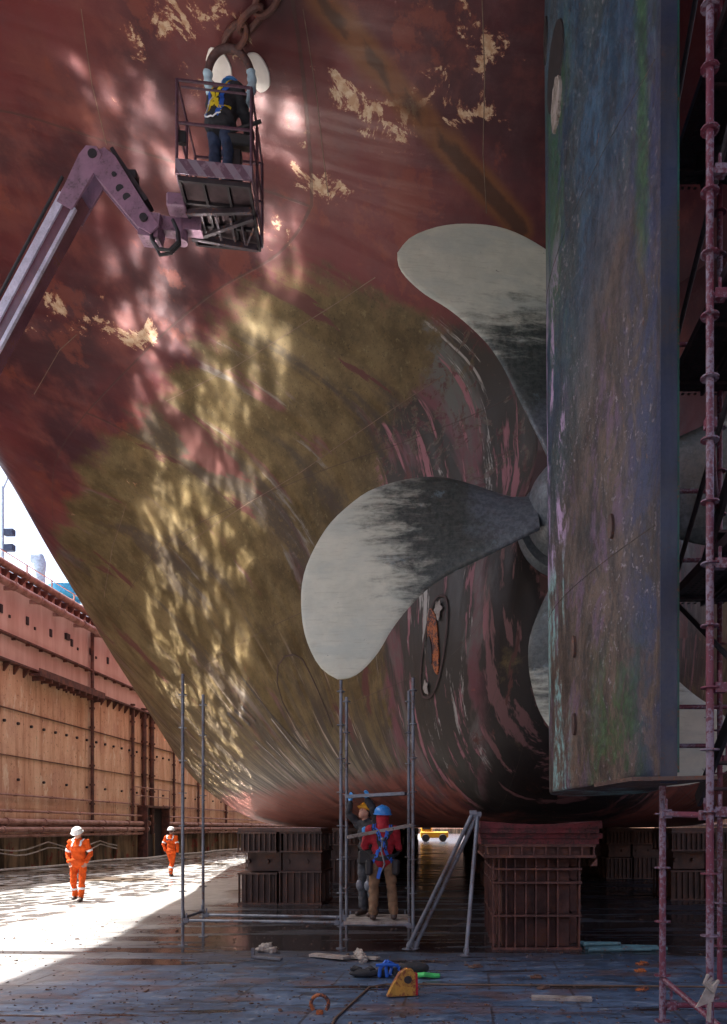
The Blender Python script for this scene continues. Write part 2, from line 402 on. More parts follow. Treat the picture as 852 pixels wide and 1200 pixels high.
def floor_material():
    n = NT("dock_floor_wet"); P = n.obj; x, y, z = n.xyz(P)
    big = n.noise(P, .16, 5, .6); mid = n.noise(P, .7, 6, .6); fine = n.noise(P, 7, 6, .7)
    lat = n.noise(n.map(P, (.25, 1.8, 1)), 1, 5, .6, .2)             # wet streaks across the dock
    sunlit_dry = n.ramp(n.math('ADD', x, n.math('MULTIPLY', n.math('SUBTRACT', big, .5), 5)), -4.0, -6.4)  # dry floor made paler over the sunlit strip, sunlight put into the colour
    dark = n.mix(n.ramp(mid, .3, .7), (.035, .070, .135), (.10, .16, .27))
    dark = n.mix(n.ramp(fine, .55, .72), dark, (.26, .28, .31))
    dark = n.mix(n.math('MULTIPLY', n.ramp(n.noise(P, .9, 5, .6), .58, .68), .6), dark, (.09, .05, .035))
    sc_ = n.noise(n.map(P, (1.2, 3.5, 1), (7, 1, 0)), 1.6, 8, .75, .8)
    dark = n.mix(n.math('MULTIPLY', n.ramp(sc_, .50, .58), .75), dark, (.028, .035, .05))
    dark = n.mix(n.math('MULTIPLY', n.ramp(sc_, .42, .36), .7), dark, (.19, .25, .35))
    dark = n.mix(n.math('MULTIPLY', n.ramp(n.noise(n.map(P, (1, 2, 1), (3, 9, 0)), .8, 6, .65), .54, .60), .55), dark, (.13, .075, .065))
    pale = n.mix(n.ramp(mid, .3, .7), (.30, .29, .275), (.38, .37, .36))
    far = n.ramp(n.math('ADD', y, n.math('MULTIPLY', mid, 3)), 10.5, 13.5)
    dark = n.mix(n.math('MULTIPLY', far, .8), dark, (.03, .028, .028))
    col = n.mix(sunlit_dry, dark, pale)
    # puddles: thin bands of standing water; smaller ripple-sized patches on the sunlit side
    pud = n.ramp(n.math('ADD', lat, n.math('MULTIPLY', far, .17)), .60, .66)
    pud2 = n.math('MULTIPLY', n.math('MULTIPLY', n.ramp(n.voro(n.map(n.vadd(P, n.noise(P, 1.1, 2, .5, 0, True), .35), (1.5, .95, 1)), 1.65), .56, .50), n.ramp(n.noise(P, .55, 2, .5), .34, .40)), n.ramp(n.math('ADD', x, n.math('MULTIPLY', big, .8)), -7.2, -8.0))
    pm = n.mix(sunlit_dry, pud, pud2); pmv = n.math('MULTIPLY', pm, 1.0)
    silt = n.ramp(n.math('ADD', n.noise(n.map(P, (1, 1, 1), (9, 4, 0)), .22, 4, .6), n.ramp(x, -16, -9, .10, -.08)), .52, .58)
    col = n.mix(n.math('MULTIPLY', silt, sunlit_dry), col, (.10, .07, .045))
    col = n.mix(n.math('MULTIPLY', pud, n.math('SUBTRACT', 1, sunlit_dry)), col, (.025, .025, .028))
    rough = n.ramp(pmv, 0, 1, n.ramp(sc_, .35, .6, .55, .32), n.ramp(sunlit_dry, 0, 1, n.ramp(far, 0, 1, .08, .16), .05))
    ripple = n.math('ADD', n.noise(P, 1.6, 2, .4), n.math('MULTIPLY', n.noise(P, 5, 2, .4), .12))
    hb = n.math('MULTIPLY', n.math('SUBTRACT', 1, pmv), n.math('ADD', fine, mid))
    nb = n.bump(hb, .6, .014)
    nb = n.bump(ripple, .07, .05, nb)
    met = n.math('MULTIPLY', n.math('MULTIPLY', pmv, sunlit_dry), .80)
    col = n.mix(n.math('MULTIPLY', n.math('MULTIPLY', pud2, sunlit_dry), n.math('SUBTRACT', 1, silt)), col, (.88, .86, .84))
    # plate joints
    br = n.t.nodes.new("ShaderNodeTexBrick"); n.set(br.inputs['Vector'], n.map(P, (1, 1, 1), (.7, .3, 0), (0, 0, R(1.5))))
    br.inputs['Scale'].default_value = .28; br.inputs['Mortar Size'].default_value = .004
    col = n.mix(n.math('MULTIPLY', br.outputs['Fac'], .7), col, (.03, .02, .02))
    return n.P(col=col, rough=rough, metal=met, spec=.6, norm=nb)

M = {}
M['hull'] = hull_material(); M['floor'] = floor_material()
def wall_material():
    n = NT("rusty_plate_wall"); P = n.obj; x, y, z = n.xyz(P)
    v = n.noise(n.map(P, (1, 1, .16)), 1.3, 7, .65); b = n.noise(P, .5, 6, .65); f = n.noise(P, 6, 6, .7)
    c = n.mix(n.ramp(v, .35, .65), (.56, .31, .20), (.74, .50, .35))
    c = n.mix(n.math('MULTIPLY', n.ramp(b, .45, .7), .6), c, (.48, .26, .20))
    c = n.mix(n.ramp(n.math('ADD', n.math('MULTIPLY', v, .6), n.math('MULTIPLY', f, .4)), .57, .62), c, (.74, .58, .42))
    c = n.mix(n.math('MULTIPLY', n.ramp(f, .57, .66), .75), c, (.17, .07, .04))
    c = n.mix(n.math('MULTIPLY', n.ramp(n.noise(n.map(P, (1, 1.6, .10), (0, 4, 9)), 2.2, 6, .7), .55, .66), .7), c, (.26, .11, .06))
    c = n.mix(n.math('MULTIPLY', n.ramp(n.noise(n.map(P, (1, 1.2, .35), (0, 40, 9)), 1.6, 7, .75), .58, .62), .6), c, (.80, .70, .55))
    c = n.mix(n.ramp(n.math('ADD', z, b), 9.2, 9.6), c, n.mix(n.ramp(v, .35, .65), (.60, .38, .33), (.74, .53, .48)))
    low = n.mix(n.ramp(v, .4, .6), (.06, .045, .03), (.26, .19, .12))
    low = n.mix(n.ramp(n.noise(P, .9, 5, .7), .58, .64), low, (.22, .05, .04))
    c = n.mix(n.ramp(n.math('ADD', z, n.math('MULTIPLY', f, .3)), 1.65, 1.5), c, low)
    return n.P(col=c, rough=.75, spec=.3, norm=n.bump(n.math('ADD', v, f), .3, .03))
M['wall'] = wall_material()
M['pipe'] = worn("dock_pipe", (.42, .24, .20), (.30, .15, .12), rough=.6, rustamt=.4)
M['steelred'] = worn("rusty_red_steel", (.065, .026, .022), (.15, .06, .05), rough=.65, sc=3, rustamt=.4)
M['steelbrown'] = worn("brown_steel", (.07, .042, .036), (.12, .075, .06), rough=.65, sc=2, rustamt=.4)
M['timber'] = worn("red_timber", (.15, .022, .028), (.08, .02, .022), (.05, .02, .02), rough=.75, sc=4, rustamt=.5, bump=.6)
M['galv'] = worn("galvanised_tube", (.22, .25, .30), (.14, .15, .18), (.14, .08, .06), rough=.42, metal=.4, sc=3, rustamt=.35)
M['pinktube'] = worn("pink_painted_tube", (.17, .035, .065), (.12, .035, .055), (.22, .18, .24), rough=.5, sc=1.5, rustamt=.5)
M['darksteel'] = flat("dark_steel", (.035, .03, .035), .6, .3)
M['perf'] = flat("perforated_deck", (.05, .03, .035), .6, .4)
M['board'] = worn("scaffold_board", (.36, .33, .31), (.22, .19, .17), (.12, .09, .07), rough=.7, sc=5)
M['bluepipe'] = worn("blue_green_tube", (.10, .22, .25), (.06, .13, .17), rough=.5, sc=5)
M['yellow'] = worn("yellow_lug", (.50, .27, .04), (.36, .18, .03), (.20, .06, .02), rough=.6, sc=6, rustamt=.55)
M['lilac'] = worn("lilac_paint", (.30, .17, .25), (.22, .13, .19), (.08, .05, .06), rough=.42, sc=4, rustamt=.3, spec=.6)
M['boomwhite'] = worn("pale_boom", (.62, .60, .74), (.45, .43, .55), (.14, .09, .11), rough=.3, sc=3, rustamt=.25, spec=.7)
M['chrome'] = flat("boom_inner", (.45, .42, .5), .25, .8)
M['black'] = flat("black_rubber", (.018, .017, .02), .6)
M['orange'] = worn("orange_coverall", (.72, .10, .012), (.55, .075, .012), (.16, .05, .02), rough=.85, sc=5, rustamt=.12, bump=.4, spec=.2)
M['reflect'] = flat("reflective_band", (.72, .75, .78), .4)
M['skin'] = flat("skin", (.45, .24, .17), .55, var=.08)
M['white'] = flat("white_plastic", (.78, .78, .78), .3, var=.04)
M['bluehat'] = flat("blue_plastic", (.03, .22, .62), .3, var=.05)
M['yellowhat'] = flat("yellow_plastic", (.75, .36, .03), .35, var=.05)
M['boot'] = flat("boot_leather", (.06, .04, .035), .55)
M['redcloth'] = flat("red_hoodie", (.32, .012, .025), .85, var=.2, sc=10)
M['tan'] = flat("tan_trousers", (.19, .115, .065), .85, var=.25, sc=10)
M['blackcloth'] = flat("black_cloth", (.022, .024, .03), .85, var=.3, sc=10)
M['greycloth'] = flat("dark_grey_trousers", (.06, .065, .075), .85, var=.35, sc=9)
M['navy'] = flat("navy_cloth", (.025, .04, .085), .85, var=.3)
M['strapy'] = flat("yellow_strap", (.80, .62, .02), .6, var=.08)
M['strapb'] = flat("blue_strap", (.02, .12, .55), .6, var=.08)
M['glove'] = flat("blue_glove", (.05, .28, .65), .6)
M['paleblue'] = flat("pale_blue_lit_half", (.42, .62, .74), .5, var=.15)
M['sunlitwhite'] = flat("sunlit_bare_white", (.80, .78, .74), .5, var=.06, sc=5)
M['rope'] = flat("grey_rope", (.34, .31, .28), .9)
M['green'] = flat("green_webbing", (.05, .45, .12), .7)
M['rustor'] = worn("orange_rust", (.42, .12, .03), (.25, .07, .03), (.06, .03, .03), rough=.7, sc=6, rustamt=.6)
M['weld'] = flat("weld_line", (.05, .028, .026), .7)
M['weldpale'] = flat("pale_weld_line", (.13, .085, .06), .7)
M['anode'] = worn("slot_plate", (.035, .03, .03), (.06, .05, .045), rough=.6)

def blade_material():
    n = NT("bronze_blade"); P = n.obj; x, y, z = n.xyz(P)
    dx = n.math('SUBTRACT', x, L+.015); dz = n.math('SUBTRACT', z, HZ)
    r = n.math('SQRT', n.math('ADD', n.math('MULTIPLY', dx, dx), n.math('MULTIPLY', dz, dz)))
    a = n.noise(P, 2.2, 7, .7); s = n.noise(n.map(P, (1.2, 1.2, 5)), 1.4, 6, .7, .4); f = n.noise(P, 14, 6, .7)
    pale = n.mix(n.ramp(a, .3, .7), (.50, .52, .43), (.62, .63, .52))
    pale = n.mix(n.math('MULTIPLY', n.ramp(n.noise(n.map(P, (1, 1, 3)), .8, 5, .6), .45, .65), .5), pale, (.40, .46, .42))
    dark = n.mix(n.ramp(f, .35, .65), (.035, .045, .04), (.075, .085, .078))
    dark = n.mix(n.ramp(a, .58, .66), dark, (.12, .16, .17))
    rr = n.math('ADD', r, n.math('ADD', n.math('MULTIPLY', n.math('SUBTRACT', s, .5), 2.4), n.math('MULTIPLY', n.math('SUBTRACT', f, .5), .5)))
    col = n.mix(n.ramp(rr, 3.5, 2.45), pale, dark)
    col = n.mix(n.math('MULTIPLY', n.ramp(n.math('ADD', r, n.math('MULTIPLY', n.math('SUBTRACT', a, .5), 1.6)), 1.9, 1.3), .8), col, n.mix(n.ramp(f, .4, .6), (.085, .10, .12), (.15, .175, .20)))
    col = n.mix(n.ramp(f, .70, .73), col, (.05, .06, .06))
    scr = n.noise(n.map(P, (3, 3, 42), (0, 0, 0), (0, R(-28), 0)), 1, 4, .7, .2)
    col = n.mix(n.math('MULTIPLY', n.ramp(scr, .55, .66), .35), col, n.mix(n.ramp(r, 2.6, 3.2), (.12, .14, .13), (.36, .37, .29)))
    col = n.mix(n.ramp(n.noise(P, 5, 6, .75), .665, .68), col, (.10, .11, .085))
    return n.P(col=col, rough=n.ramp(scr, .3, .7, .30, .5), spec=.55, norm=n.bump(n.math('ADD', n.math('MULTIPLY', scr, .5), f), .25, .01))
M['blade'] = blade_material()
def rudder_material():
    n = NT("rudder_shell"); P = n.obj; x, y, z = n.xyz(P)
    mul, add, sub = (lambda a, b: n.math('MULTIPLY', a, b)), (lambda a, b: n.math('ADD', a, b)), (lambda a, b: n.math('SUBTRACT', a, b))
    v = n.noise(n.map(P, (1.5, 1.5, .50)), 1.3, 9, .75, .4); b = n.noise(P, .55, 6, .65); f = n.noise(P, 13, 7, .75)
    m = n.noise(n.map(P, (1, 1, .55)), 2.2, 8, .75, .4); q = n.noise(n.map(P, (3.5, 3.5, 1.9), (2, 8, 1)), 2.0, 9, .8)
    blue = n.mix(n.ramp(v, .38, .62), (.008, .034, .066), (.045, .105, .175))
    blue = n.mix(mul(n.ramp(b, .45, .6), .7), blue, (.045, .065, .060))
    brown = n.mix(n.ramp(v, .36, .62), (.032, .024, .020), (.125, .090, .070))
    brown = n.mix(mul(n.ramp(m, .52, .62), .7), brown, (.14, .085, .15))
    k = add(add(z, mul(sub(b, .5), 6)), mul(sub(y, 8.6), .9))
    c = n.mix(n.ramp(k, 8.4, 6.0), blue, brown)
    c = n.mix(mul(n.ramp(y, 7.9, 7.3), n.ramp(m, .38, .58)), c, (.030, .042, .095))
    c = n.mix(mul(n.ramp(q, .50, .58), .6), c, (.020, .024, .028))
    c = n.mix(mul(n.ramp(f, .57, .63), mul(n.ramp(b, .40, .62), .8)), c, (.30, .27, .30))
    c = n.mix(mul(n.ramp(f, .41, .34), .6), c, (.025, .028, .028))
    g1 = mul(n.ramp(n.math('ABSOLUTE', sub(add(y, mul(v, .35)), 7.50)), .14, .03), n.ramp(add(z, mul(v, 3)), 8.2, 9.6))
    g2 = mul(mul(n.ramp(y, 8.7, 9.3), n.ramp(v, .47, .54)), mul(n.ramp(z, 6.6, 8.2), n.ramp(z, 12.0, 10.8)))
    g3 = mul(mul(n.ramp(z, 4.1, 3.0), n.ramp(m, .46, .54)), n.ramp(n.math('ABSOLUTE', sub(y, 7.9)), .9, .2))
    g = n.math('MAXIMUM', n.math('MAXIMUM', g1, g2), g3)
    c = n.mix(mul(g, .7), c, n.mix(n.ramp(f, .4, .6), (.012, .045, .014), (.03, .11, .025)))
    e = mul(mul(n.ramp(y, 8.9, 9.5), n.ramp(add(v, mul(n.ramp(y, 9.9, 10.3), .06)), .53, .56)), n.ramp(add(m, mul(f, .5)), .66, .74))
    c = n.mix(mul(e, n.ramp(z, 9.8, 7.4)), c, n.mix(n.ramp(add(z, m), 5.4, 5.9), n.mix(n.ramp(f, .4, .5), (.10, .15, .15), (.22, .40, .40)), (.42, .30, .48)))
    w = n.noise(n.map(P, (3.2, 3.2, .7)), 1.5, 9, .8)
    c = n.mix(n.ramp(w, .66, .70), c, (.33, .30, .34))
    c = n.mix(n.ramp(n.noise(n.map(P, (3, 3, .8), (5, 5, 5)), 1.9, 6, .75), .675, .69), c, (.26, .09, .025))
    nb = n.bump(n.noise(P, .9, 2, .5), .3, .08)
    nb = n.bump(add(m, mul(f, .6)), .55, .02, nb)
    return n.P(col=c, rough=n.ramp(f, .3, .7, .36, .6), spec=.45, norm=nb)
M['rudder'] = rudder_material()

# ------------------------------------------------------------------ setting
def sheet(name, x0, x1, y0, y1, z, m, thick=.0):
    mb = MB(); mb.face([(x0, y0, z), (x1, y0, z), (x1, y1, z), (x0, y1, z)]); return setting(name, mb, m)
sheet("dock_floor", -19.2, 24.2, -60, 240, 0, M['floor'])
ground = flat("quay_ground_concrete", (.30, .28, .26), .9, sc=.3)
mb = MB()
mb.box((-1021, 800, 5.9), (2000, 3000, 12.2)); mb.box((1027, 800, 5.9), (2000, 3000, 12.2)); mb.box((2.8, 1400, 5.9), (47.6, 2300, 12.2))
setting("quay_ground", mb, ground)

# ------------------------------------------------------------------ the ship
def photo_marks(me):
    """rust, flaked paint and scoured metal as real stains of the shell, stored per vertex"""
    ca = me.color_attributes.new('marks', 'FLOAT_COLOR', 'POINT')
    def w(pts): 
        out = []
        for a, b in pts:
            p, _ = on_hull(a, b)
            if p is not None: out.append(p)
        return out
    run = w([(352, -25), (385, 12), (430, 62), (470, 112), (510, 155), (550, 200), (585, 238), (612, 270)])
    fl = [(w([p])[0], r) for p, r in [((530, 65), .55), ((555, 80), .6), ((400, 122), .5), ((430, 130), .5), ((470, 140), .45), ((175, 20), .6), ((215, 15), .6),
          ((190, 60), .5), ((320, 240), .5), ((300, 250), .45), ((385, 175), .5), ((545, 150), .45), ((110, 385), .6), ((160, 400), .6), ((70, 370), .5), ((20, 350), .5), ((380, 210), .5),
          ((340, 225), .4), ((265, 15), .6), ((120, 350), .5), ((520, 35), .4)]]
    for v in me.vertices:
        p = v.co; r = f = g = 0.
        if p.z > 9 and p.y < 22:
            for a, b in zip(run, run[1:]):
                d = b-a; t = max(0, min(1, (p-a).dot(d)/d.dot(d))); dd = (a+d*t-p).length
                r = max(r, math.exp(-(dd/.24)**2))
            for q, rad in fl: f = max(f, math.exp(-((q-p).length/rad)**2*.8))
        rad = math.hypot(p.x-L, (p.z-6.5)*.8)
        g = max(0, min(1, (17.6-p.y)/2.2))*max(0, min(1, (4.9-rad)/1.6))
        ca.data[v.index].color = (r, f, g, 1)
photo_marks(HULL_ME)
ship = thing("cargo_ship", (0, 0, 0), "huge ship seen from under its stern, red and olive weathered hull resting on keel blocks", "ship")
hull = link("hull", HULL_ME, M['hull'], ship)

# draped pieces of the shell
def drape(bvh, pts, w, off, seg=.05, mb=None, th=0.004):
    mb = mb or MB(); P = []
    pts = [Vector(p) for p in pts]
    for a, b in zip(pts, pts[1:]):
        k = max(1, int((b-a).length/seg))
        P += [a+(b-a)*(i/k) for i in range(k)]
    P.append(pts[-1]); Q = []
    for p in P:
        h = bvh.find_nearest(p)
        if h[0] is None: continue
        nn = h[1]
        if (p-h[0]).length > 1e-4 and nn.dot(p-h[0]) < 0 and False: nn = -nn
        Q.append((h[0], nn))
    rows = []
    for i, (q, nn) in enumerate(Q):
        t = (Q[min(i+1, len(Q)-1)][0]-Q[max(i-1, 0)][0])
        if t.length < 1e-6: continue
        s = t.normalized().cross(nn).normalized()*w/2
        rows.append([mb.bm.verts.new(q+nn*(off-th)+s), mb.bm.verts.new(q+nn*off+s*.85), mb.bm.verts.new(q+nn*off-s*.85), mb.bm.verts.new(q+nn*(off-th)-s)])
    for A, B in zip(rows, rows[1:]):
        for k in range(3): mb.bm.faces.new((A[k], A[k+1], B[k+1], B[k]))
    return mb
def hull_line(name, px, w, m, off=.012, closed=False, mb=None):
    pts = [on_hull(a, b, .03)[0] for a, b in px]; pts = [p for p in pts if p is not None]
    if closed: pts.append(pts[0])
    b = drape(HULL_BVH, pts, w, off, .12, mb)
    return part(name, b, m, ship) if mb is None else None
hull_line("weld_seam", [(325, 800), (326, 780), (334, 769), (345, 767), (355, 773), (364, 790), (374, 812), (384, 836), (390, 852)], .035, M['weld'])
hull_line("weld_seam", [(325, 800), (331, 822), (340, 840)], .03, M['weld'])
for q in ([(283, 793), (300, 815), (320, 840), (345, 868), (372, 893)], ):
    hull_line("bilge_groove", q, .07, M['anode'])
hull_line("scratch_mark", [(318, 842), (334, 862), (352, 884), (370, 902)], .06, M['board'], .012)
hull_line("scratch_mark", [(300, 868), (318, 884), (338, 902)], .04, M['board'], .012)
hull_line("scratch_mark", [(312, 868), (330, 886), (345, 903)], .04, M['board'], .012)
for q in ([(267, 835), (285, 853)], [(275, 832), (294, 850)], [(283, 828), (300, 846)]):
    hull_line("sea_chest_slot", q, .14, M['anode'], .02)
for q in ([(95, 10), (102, 60), (108, 100), (125, 170)], [(195, 470), (275, 430), (350, 383), (440, 325)],
          [(215, 640), (290, 590), (350, 555), (430, 500), (520, 440)], [(565, 0), (568, 90), (566, 180), (570, 250)], [(355, 10), (372, 120), (385, 230)],
          [(148, 590), (132, 640), (122, 700)], [(40, 462), (70, 410), (90, 392)]):
    hull_line("weld_seam", q, .014, M['weldpale'], .006)
# long doubler plate with an oval hole, rusted orange
def disc_on(name, px, rx, rz, m, off=.02, tilt=0., pts=28, jag=.0, seed=0):
    p, nn = on_hull(*px); rr = random.Random(seed)
    u = Vector((0, 0, 1))-nn*nn.z; u.normalize(); v = u.cross(nn)
    u2 = u*math.cos(tilt)+v*math.sin(tilt); v2 = v*math.cos(tilt)-u*math.sin(tilt)
    mb = MB(); 
    def ring(k, o):
        out = []
        for i in range(pts):
            a = i*2*math.pi/pts; j = 1+jag*mnoise.noise(Vector((math.cos(a)*1.7+seed, math.sin(a)*1.7, seed)))
            q = p+v2*(rx*k*j*math.cos(a))+u2*(rz*k*j*math.sin(a)); h = HULL_BVH.find_nearest(q)
            out.append(mb.bm.verts.new(h[0]+nn*o))
        return out
    rings = [ring(1.0, off-.02), ring(.97, off), ring(.6, off), ring(.25, off)]
    for A, B in zip(rings, rings[1:]):
        for i in range(pts): mb.bm.faces.new((A[i], A[(i+1) % pts], B[(i+1) % pts], B[i]))
    mb.bm.faces.new(rings[-1]); return part(name, mb, m, ship)
mb = MB()
for off_r, in ((1,),):
    ring = []
    for i in range(28):
        a = i*2*math.pi/28; ring.append((509.5+12.5*math.copysign(abs(math.cos(a))**.7, math.cos(a))-.20*58*math.sin(a)*-1*.0+ -(-math.sin(a))*8.5, 758-60*math.sin(a)))
hull_line("access_plate_edge", ring, .05, M['weld'], .03, True)
disc_on("access_plate", (508.5, 750), .15, .66, M['rustor'], .03, -.13, jag=.12, seed=3)
disc_on("access_hole", (505.5, 762), .055, .28, M['black'], .045, -.13)
disc_on("filler_patch", (515, 716), .10, .14, M['board'], .05, -.1, jag=.9, seed=5)
disc_on("filler_patch", (501, 806), .07, .12, M['board'], .05, -.1, jag=.9, seed=6)
disc_on("bare_or_sunlit_patch", (257, 79), .20, .24, M['sunlitwhite'], .03, .75, jag=.12, seed=8)  # both discs: sun spots on bare hull, put in as white colour
disc_on("bare_or_sunlit_patch", (303, 84), .18, .24, M['sunlitwhite'], .03, .5, jag=.12, seed=9)

# stern tube boss and propeller
mb = MB(); mb.lathe([(.83, 0), (.85, .1), (.85, .35), (.80, .42), (.80, .9)], (L, 12.75, HZ), (0, 1, 0), 48)
part("stern_tube", mb, M['blade'], ship)
prop = MB(); prop.lathe([(.10, -1.05), (.25, -1.02), (.38, -.93), (.46, -.78), (.50, -.55), (.62, -.42), (.70, -.2), (.76, .1), (.76, .55), (.70, .70), (.60, .72)], (L+.01, HY+.02, HZ), (0, 1, 0), 56)
prop = part("propeller", prop, M['blade'], ship)
LE = [(625, 572), (600, 573), (580, 566), (550, 555), (520, 548), (490, 549), (460, 556), (430, 568), (405, 588), (383, 612), (365, 645), (355, 675), (353, 705), (357, 740), (367, 768), (380, 788), (398, 799.5)]
TE = [(630, 628), (600, 642), (560, 661), (525, 678), (500, 695), (478, 718), (460, 742), (445, 768), (428, 788), (413, 798), (398, 799.5)]
def resample(P, n):
    P = [Vector(p) for p in P]; Q = []
    for i in range(len(P)-1):
        p0 = P[max(i-1, 0)]; p1, p2 = P[i], P[i+1]; p3 = P[min(i+2, len(P)-1)]
        for k in range(8):
            t = k/8; Q.append(.5*((2*p1)+(p2-p0)*t+(2*p0-5*p1+4*p2-p3)*t*t+(3*p1-p0-3*p2+p3)*t**3))
    Q.append(P[-1]); d = [0]
    for a, b in zip(Q, Q[1:]): d.append(d[-1]+(b-a).length)
    out = []; j = 0
    for i in range(n+1):
        s = d[-1]*i/n
        while j < len(d)-2 and d[j+1] < s: j += 1
        t = (s-d[j])/max(1e-9, d[j+1]-d[j]); out.append(Q[j]+(Q[j+1]-Q[j])*t)
    return out
le = [Vector((p.x-677, 589-p.y))/75 for p in resample(LE, 40)]; te = [Vector((p.x-677, 589-p.y))/75 for p in resample(TE, 40)]
PITCH = .62
def blade(rotk):
    mb = MB(); N = 14; top, bot = [], []
    for i, (a, b) in enumerate(zip(le, te)):
        ra, rb = [], []
        for j in range(N+1):
            c = .5-.5*math.cos(math.pi*j/N); p = a+(b-a)*c; r = p.length
            s = min(1, (r-.6)/4.0); th = (.16*(1-s)**1.2+.018)*math.sqrt(max(0, 1-(2*c-1)**2)); 
            ang = math.atan2(p.y, p.x); ref = R(196)
            da = (ang-ref+math.pi) % (2*math.pi)-math.pi                # anticlockwise seen from aft
            yy = -PITCH*da*min(1, r/1.2+.2)
            q = Matrix.Rotation(rotk*math.pi/2, 2) @ p
            ra.append(mb.bm.verts.new((L+.015+q.x, HY+yy-th, HZ+q.y))); rb.append(mb.bm.verts.new((L+.015+q.x, HY+yy+th, HZ+q.y)))
        top.append(ra); bot.append(rb)
    for i in range(len(top)-1):
        for j in range(N):
            for g in (top, bot):
                try: mb.bm.faces.new((g[i][j], g[i][j+1], g[i+1][j+1], g[i+1][j]))
                except ValueError: pass
    bmesh.ops.remove_doubles(mb.bm, verts=mb.bm.verts, dist=.0015)
    return mb
for k in (0, 1, 2, 3.055): part("blade", blade(-k), M['blade'], prop, 60)

# rudder: foil section, drawn out from 2.25 m to above the picture
def rudder_mesh():
    mb = MB(); Y0, Y1 = 6.94, 11.45; prof = []
    N = 26
    for i in range(N+1):
        c = .5-.5*math.cos(math.pi*i/N); th = 10*.67*(.2969*math.sqrt(c)-.126*c-.3516*c*c+.2843*c**3-.1015*c**4)
        prof.append((Y1-(Y1-Y0)*c, max(th, .07 if c > .5 else 0)))
    rings = []
    zs = [2.26, 2.28, 2.6, 4, 6, 8, 10, 12, 14.5]
    for z in zs:
        k = 1+.01*(z-6); inset = .0 if z > 2.27 else .012
        left = [(L-(t*k-inset*(t > .02)), y) for y, t in prof]; right = [(L+(t*k-inset*(t > .02)), y) for y, t in prof]
        loop = left+right[::-1][:-1]
        rings.append([mb.bm.verts.new((x, y, z+.01*(y-Y0)/(Y1-Y0)*(1 if z < 3 else 0))) for x, y in loop])
    for A, B in zip(rings, rings[1:]):
        n = len(A)
        for i in range(n): mb.bm.faces.new((A[i], A[(i+1) % n], B[(i+1) % n], B[i]))
    mb.bm.faces.new(rings[0][::-1]); mb.bm.faces.new(rings[-1]); return mb
rmb = rudder_mesh(); rmb.bm.normal_update(); RUD_BVH = BVHTree.FromBMesh(rmb.bm)
rudder = part("rudder", rmb, M['rudder'], ship, 30)
mb = MB(); mb.box((L, 6.925, 8.2), (.15, .03, 12.0)); part("edge_strip", mb, worn("rudder_edge", (.03, .045, .09), (.05, .06, .08), (.12, .06, .04), rough=.5, sc=2, rustamt=.2), rudder)
mb = MB(); mb.box((L+.085, 6.98, 8.25), (.03, .10, 11.9)); part("edge_strip", mb, worn("green_edge", (.02, .13, .11), (.02, .09, .06), rough=.5, sc=2), rudder)
mb = MB(); mb.prism([(-.35, -.1), (.34, -.32), (.36, -.2), (.15, .9), (-.5, .9)], (L, 6.95, 2.235), (1, 0, 0), (0, 1, 0), .035); part("sole_plate", mb, M['steelbrown'], rudder)
def on_rud(px, py):
    d = Vector(((px-530)/900, 1, (970-py)/900)).normalized(); return RUD_BVH.ray_cast(Vector((0, 0, 1.8)), d, 60)
def rud_disc(name, y, z, w, h, m, off, jag=0., seed=0):
    """flat recess plate lying on the port face of the rudder, centred at (y, z)"""
    mb = MB(); rings = []
    for k, o in ((1.0, -.01), (.97, off), (.66, off), (.33, off)):
        ring = []
        for i in range(30):
            a = i*2*math.pi/30; jj = 1+jag*mnoise.noise(Vector((math.cos(a)*2, math.sin(a)*2, seed)))
            q = Vector((L-2.5, y+w*k*jj*math.cos(a), z+h*k*jj*math.sin(a))); hh = RUD_BVH.ray_cast(q, Vector((1, 0, 0)), 5)
            if hh[0] is None: return
            ring.append(mb.bm.verts.new(hh[0]+hh[1].normalized()*(o if hh[1].x < 0 else -o)))
        rings.append(ring)
    for A, B_ in zip(rings, rings[1:]):
        for i in range(30): mb.bm.faces.new((A[i], A[(i+1) % 30], B_[(i+1) % 30], B_[i]))
    mb.bm.faces.new(rings[-1]); return part(name, mb, m, rudder)
rud_disc("lifting_hole", 9.55, 11.25, .40, .46, M['black'], .02)
rud_disc("bare_or_sunlit_patch", 9.45, 10.72, .20, .30, M['board'], .034, .4, 4)
rud_disc("lifting_hole", 10.15, 12.2, .18, .28, M['black'], .02)
# zinc anodes and a line of weld beads on the rudder shell
for (yy, zz) in ((8.9, 3.0), (8.9, 3.9), (7.9, 4.9)):
    rud_disc("anode", yy, zz, .05, .13, M['steelbrown'], .03)
for zz in (4.6, 8.9):
    mb = MB(); pts = []
    for i in range(40):
        hh = RUD_BVH.ray_cast(Vector((L-2.5, 7.1+i*.085, zz)), Vector((1, 0, 0)), 5)
        if hh[0] is not None: pts.append(hh[0])
    mb.tube(pts, .005, 5); part("weld_bead", mb, M['anode'], rudder)

